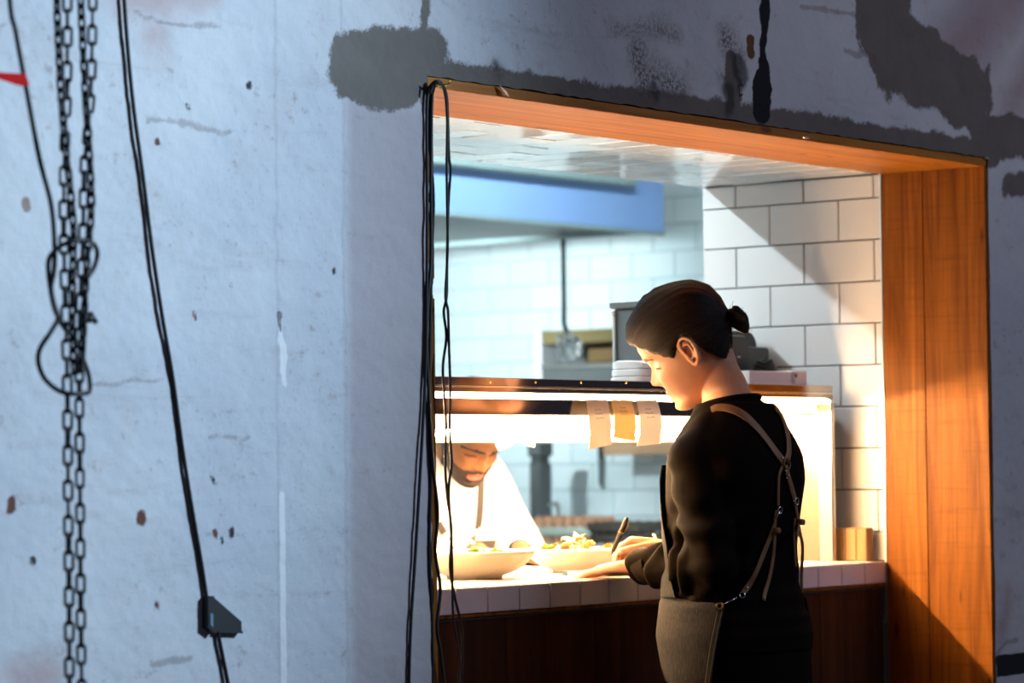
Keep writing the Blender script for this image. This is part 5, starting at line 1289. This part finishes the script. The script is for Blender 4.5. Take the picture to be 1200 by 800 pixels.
# ---------------------------------------------------------------- the cook behind the pass
KB = basis(math.radians(-18), math.radians(46), math.radians(-3.5), -1); KC = np.array([1.118, .88, 1.370]); KS = .99
kc = np.array([1.30, 1.13])
def cook():
    R = empty('person', (kc[0], kc[1], 0), 'bearded cook in a white jacket bending over the pass behind the gantry', 'person')
    mb = head_mb(KB, KC, KS, False)
    for sd in (-1, 1): ear_mb(KB, KC, KS, sd, mb)
    nk = lambda p: KB@(np.array(p)*KS)+KC
    limb(mb, [(kc[0]-.08, kc[1]-.06, 1.26), (kc[0]-.11, kc[1]-.12, 1.30), nk((0, -.045, -.085)), nk((0, -.030, -.035))], [.080, .066, .058, .058], 28)
    TT = [(.86, .172, .122, .04, .06), (.96, .175, .125, .03, .05), (1.06, .178, .125, .01, .03), (1.16, .190, .125, -.02, .0), (1.23, .198, .118, -.05, -.03), (1.285, .180, .105, -.07, -.055), (1.325, .120, .085, -.085, -.075)]
    T = np.array(TT)
    def rings(off, zmin=0): return [ellring((kc[0]+np.interp(z, T[:, 0], T[:, 3]), kc[1]+np.interp(z, T[:, 0], T[:, 4]), z), np.interp(z, T[:, 0], T[:, 1])+off, np.interp(z, T[:, 0], T[:, 2])+off, 40) for z in np.arange(.86, 1.3251, .0155) if z >= zmin]
    mb.loft(rings(0))
    arms = []
    for sx, sh, el, wr in ((-1, (kc[0]-.225, kc[1]-.05, 1.245), (kc[0]-.30, kc[1]-.13, 1.02), (kc[0]-.37, kc[1]-.42, 1.080)), (1, (kc[0]+.115, kc[1]-.03, 1.245), (kc[0]+.10, kc[1]-.20, 1.03), (kc[0]-.235, kc[1]-.44, 1.080))):
        limb(mb, [sh, el, wr], [.054, .043, .029]); arms.append((sh, el, wr))
        hand_mb(mb, np.array(wr)+(0, -.010, 0), (-.1*sx, -1, -.25), (0, -.2, 1), 1 if sx < 0 else -1, 1.0, curl=(.35, .4, .3), thumb=(.6, .4))
    for sx in (-.09, .09):
        limb(mb, [(kc[0]+.04+sx, kc[1]+.06, .90), (kc[0]+.04+sx*1.05, kc[1]+.05, .48), (kc[0]+.04+sx*1.05, kc[1]+.07, .08)], [.090, .060, .040])
        limb(mb, [(kc[0]+.04+sx*1.05, kc[1]+.10, .050), (kc[0]+.04+sx*1.1, kc[1], .045), (kc[0]+.04+sx*1.15, kc[1]-.10, .032)], [.045, .040, .028])
    me = remesh(mb, .0032, 2); me.materials.append(M_SKIN2); me.materials.append(M_LIP2); L = set_face_mats(me, KB, KC, KS, .024)
    x, y, z = L.T; ax = abs(x)
    kb = (y > .045) & (abs(z-(.0195+.20*ax-.9*np.maximum(ax-.036, 0))) < .0050-.05*np.maximum(ax-.034, 0)) & (ax > .009) & (ax < .058)
    shell(me, kb, .0022, 'eyebrows', M_BEARD, R, .0008)
    kl = (y > .045) & (abs(z+.0040+.9*(ax-.030)*.12) < .0017) & (ax > .019) & (ax < .047)
    shell(me, kl, .0012, 'eyelashes', M_BEARD, R)
    lipz = (ax < .0240) & (z < -.0545-.12*ax) & (z > -.0815+.42*ax)
    bd = (y > -.012) & (z > -.128) & (~lipz) & (((z < -.072-.0*ax) & (y > .02)) | ((ax < .033) & (z < -.0435-.16*ax) & (y > .05)) | ((z < -.030-.55*(ax-.045)*0-.9*np.maximum(y-.028, 0)) & (y < .060) & (ax > .035)) | ((y < .020) & (y > -.010) & (z < .030) & (ax > .055)))
    bd |= (y > .03) & (ax > .0262) & (ax < .06) & (z < -.052) & (z > -.128)
    near = np.abs(z) < .13
    shell(me, bd & near, .0032, 'beard', M_BEARD, R, .0016)
    V = verts(me); setverts(me, V-np.array([kc[0], kc[1], 0])); link('body', me, R)
    line = [(-.11, -.055), (-.06, -.05), (-.035, -.03), (-.028, .022), (-.008, .028), (.006, .010), (.016, .006), (.028, .020), (.040, .045), (.06, .062), (.08, .070), (.1, .076)]
    h, mx = hair_shell(KB, KC, KS, R, M_HAIR2, .010, line=line, female=False)
    jb = MB(); jb.loft(rings(.020, .88))
    for sh, el, wr in arms: limb(jb, [sh, el, tuple(np.array(el)*.6+np.array(wr)*.4), tuple(np.array(el)*.2+np.array(wr)*.8)], [.078, .066, .060, .052], 24)
    me = remesh(jb, .007, 5); V = verts(me); N = norms(me); V = V+N*(.004*vnoise(V*np.array([12, 12, 7]), 21)+.003*np.sin(V[:, 0]*60+4*vnoise(V*8, 22)))[:, None]
    bv = BVHTree.FromPolygons([tuple(v) for v in V], [tuple(p.vertices) for p in me.polygons])
    me.materials.append(M_JACKET); setverts(me, V-np.array([kc[0], kc[1], 0])); jk = link('jacket', me, R)
    cb = MB(); a = ellring((kc[0]-.095, kc[1]-.10, 1.312), .078, .072, 36, 2.0, tilt=(0, -.45)); a2 = [p+np.array([0, -.004, .024]) for p in a]; cb.loft([a, a2, [p*1+np.array([0, 0, .0]) for p in [(q-np.mean(a2, 0))*.93+np.mean(a2, 0) for q in a2]]], cap=False); cb.build('collar', M_JACKET, jk, smooth=True)
    def hit(px, py, lift=.004):
        d = Vector(ray(px, py)); d.normalize(); h = bv.ray_cast(Vector(CAM), d); return (np.array(h[0])+np.array(h[1])*lift, np.array(h[1])) if h[0] else None
    ap = empty('apron', (kc[0], kc[1], 1.0)); ap.parent = R; ap.location = (0, 0, 1.0); ORG[ap.name] = Vector((kc[0], kc[1], 1.0)); 
    for pts in ([(564, 546), (563, 570), (562, 595), (560, 615), (556, 630), (549, 637)], [(513, 612), (519, 622), (526, 632), (534, 641)]):
        P = [hit(*p) for p in pts]; P = [p for p in P if p]
        if len(P) < 3: continue
        C_ = spline([p[0] for p in P], 5); Nv = spline([p[1] for p in P], 5); rg = []
        for i, c in enumerate(C_):
            t = C_[min(i+1, len(C_)-1)]-C_[max(i-1, 0)]; t /= np.linalg.norm(t); nn = Nv[i]-t*(Nv[i]@t); nn /= np.linalg.norm(nn); sd = np.cross(t, nn)
            rg.append([c+sd*.009+nn*.001, c-sd*.009+nn*.001, c-sd*.009-nn*.002, c+sd*.009-nn*.002])
        b = MB(); b.loft(rg); b.build('strap', M_STRAP2, ap, smooth=True, sharp=40)
    # bib of the apron, low on the chest
    bb = MB(); rows = []
    for z in np.arange(.62, 1.10, .02):
        zz_ = max(z, .86)
        for a in np.linspace(-.75, .75, 15):
            rx = np.interp(zz_, T[:, 0], T[:, 1])+.030; ry = np.interp(zz_, T[:, 0], T[:, 2])+.034
            bb.v.append((kc[0]+np.interp(zz_, T[:, 0], T[:, 3])+rx*math.sin(a), kc[1]+np.interp(zz_, T[:, 0], T[:, 4])-ry*math.cos(a), z))
    n = 15; m_ = len(bb.v)//n; L0 = len(bb.v); bb.v += [(x_, y_+.003, z_) for x_, y_, z_ in bb.v]
    for i in range(m_-1):
        for j in range(n-1):
            q = (i*n+j, i*n+j+1, (i+1)*n+j+1, (i+1)*n+j); bb.f.append(q); bb.f.append(tuple(L0+t for t in q[::-1]))
        for j in (0, n-1): bb.f.append((i*n+j, (i+1)*n+j, L0+(i+1)*n+j, L0+i*n+j))
    for i in (0, m_-1):
        for j in range(n-1): bb.f.append((i*n+j, i*n+j+1, L0+i*n+j+1, L0+i*n+j))
    bb.mi = [0]*len(bb.f); bb.build('bib', M_STRAP2, ap, smooth=True, sharp=60)
    tb = MB(); tb.loft([ellring((kc[0]+.04, kc[1]+.06, z), .172+.008, .122+.008, 40) for z in (.84, .88, .93)])
    for sx in (-.09, .09): limb(tb, [(kc[0]+.04+sx, kc[1]+.06, .88), (kc[0]+.04+sx*1.05, kc[1]+.05, .48), (kc[0]+.04+sx*1.05, kc[1]+.07, .08)], [.098, .074, .062])
    me = remesh(tb, .009, 2); me.materials.append(M_TROUS); setverts(me, verts(me)-np.array([kc[0], kc[1], 0])); link('trousers', me, R)
    for sx in (-.09, .09):
        sh = MB(); limb(sh, [(kc[0]+.04+sx*1.05, kc[1]+.11, .056), (kc[0]+.04+sx*1.1, kc[1], .053), (kc[0]+.04+sx*1.15, kc[1]-.12, .042)], [.054, .049, .038]); me = remesh(sh, .007, 2)
        Vs = verts(me); Vs[:, 2] = np.maximum(Vs[:, 2], .002); me.materials.append(M_BLKPL); setverts(me, Vs-np.array([kc[0], kc[1], 0])); link('shoe', me, R)
cook()
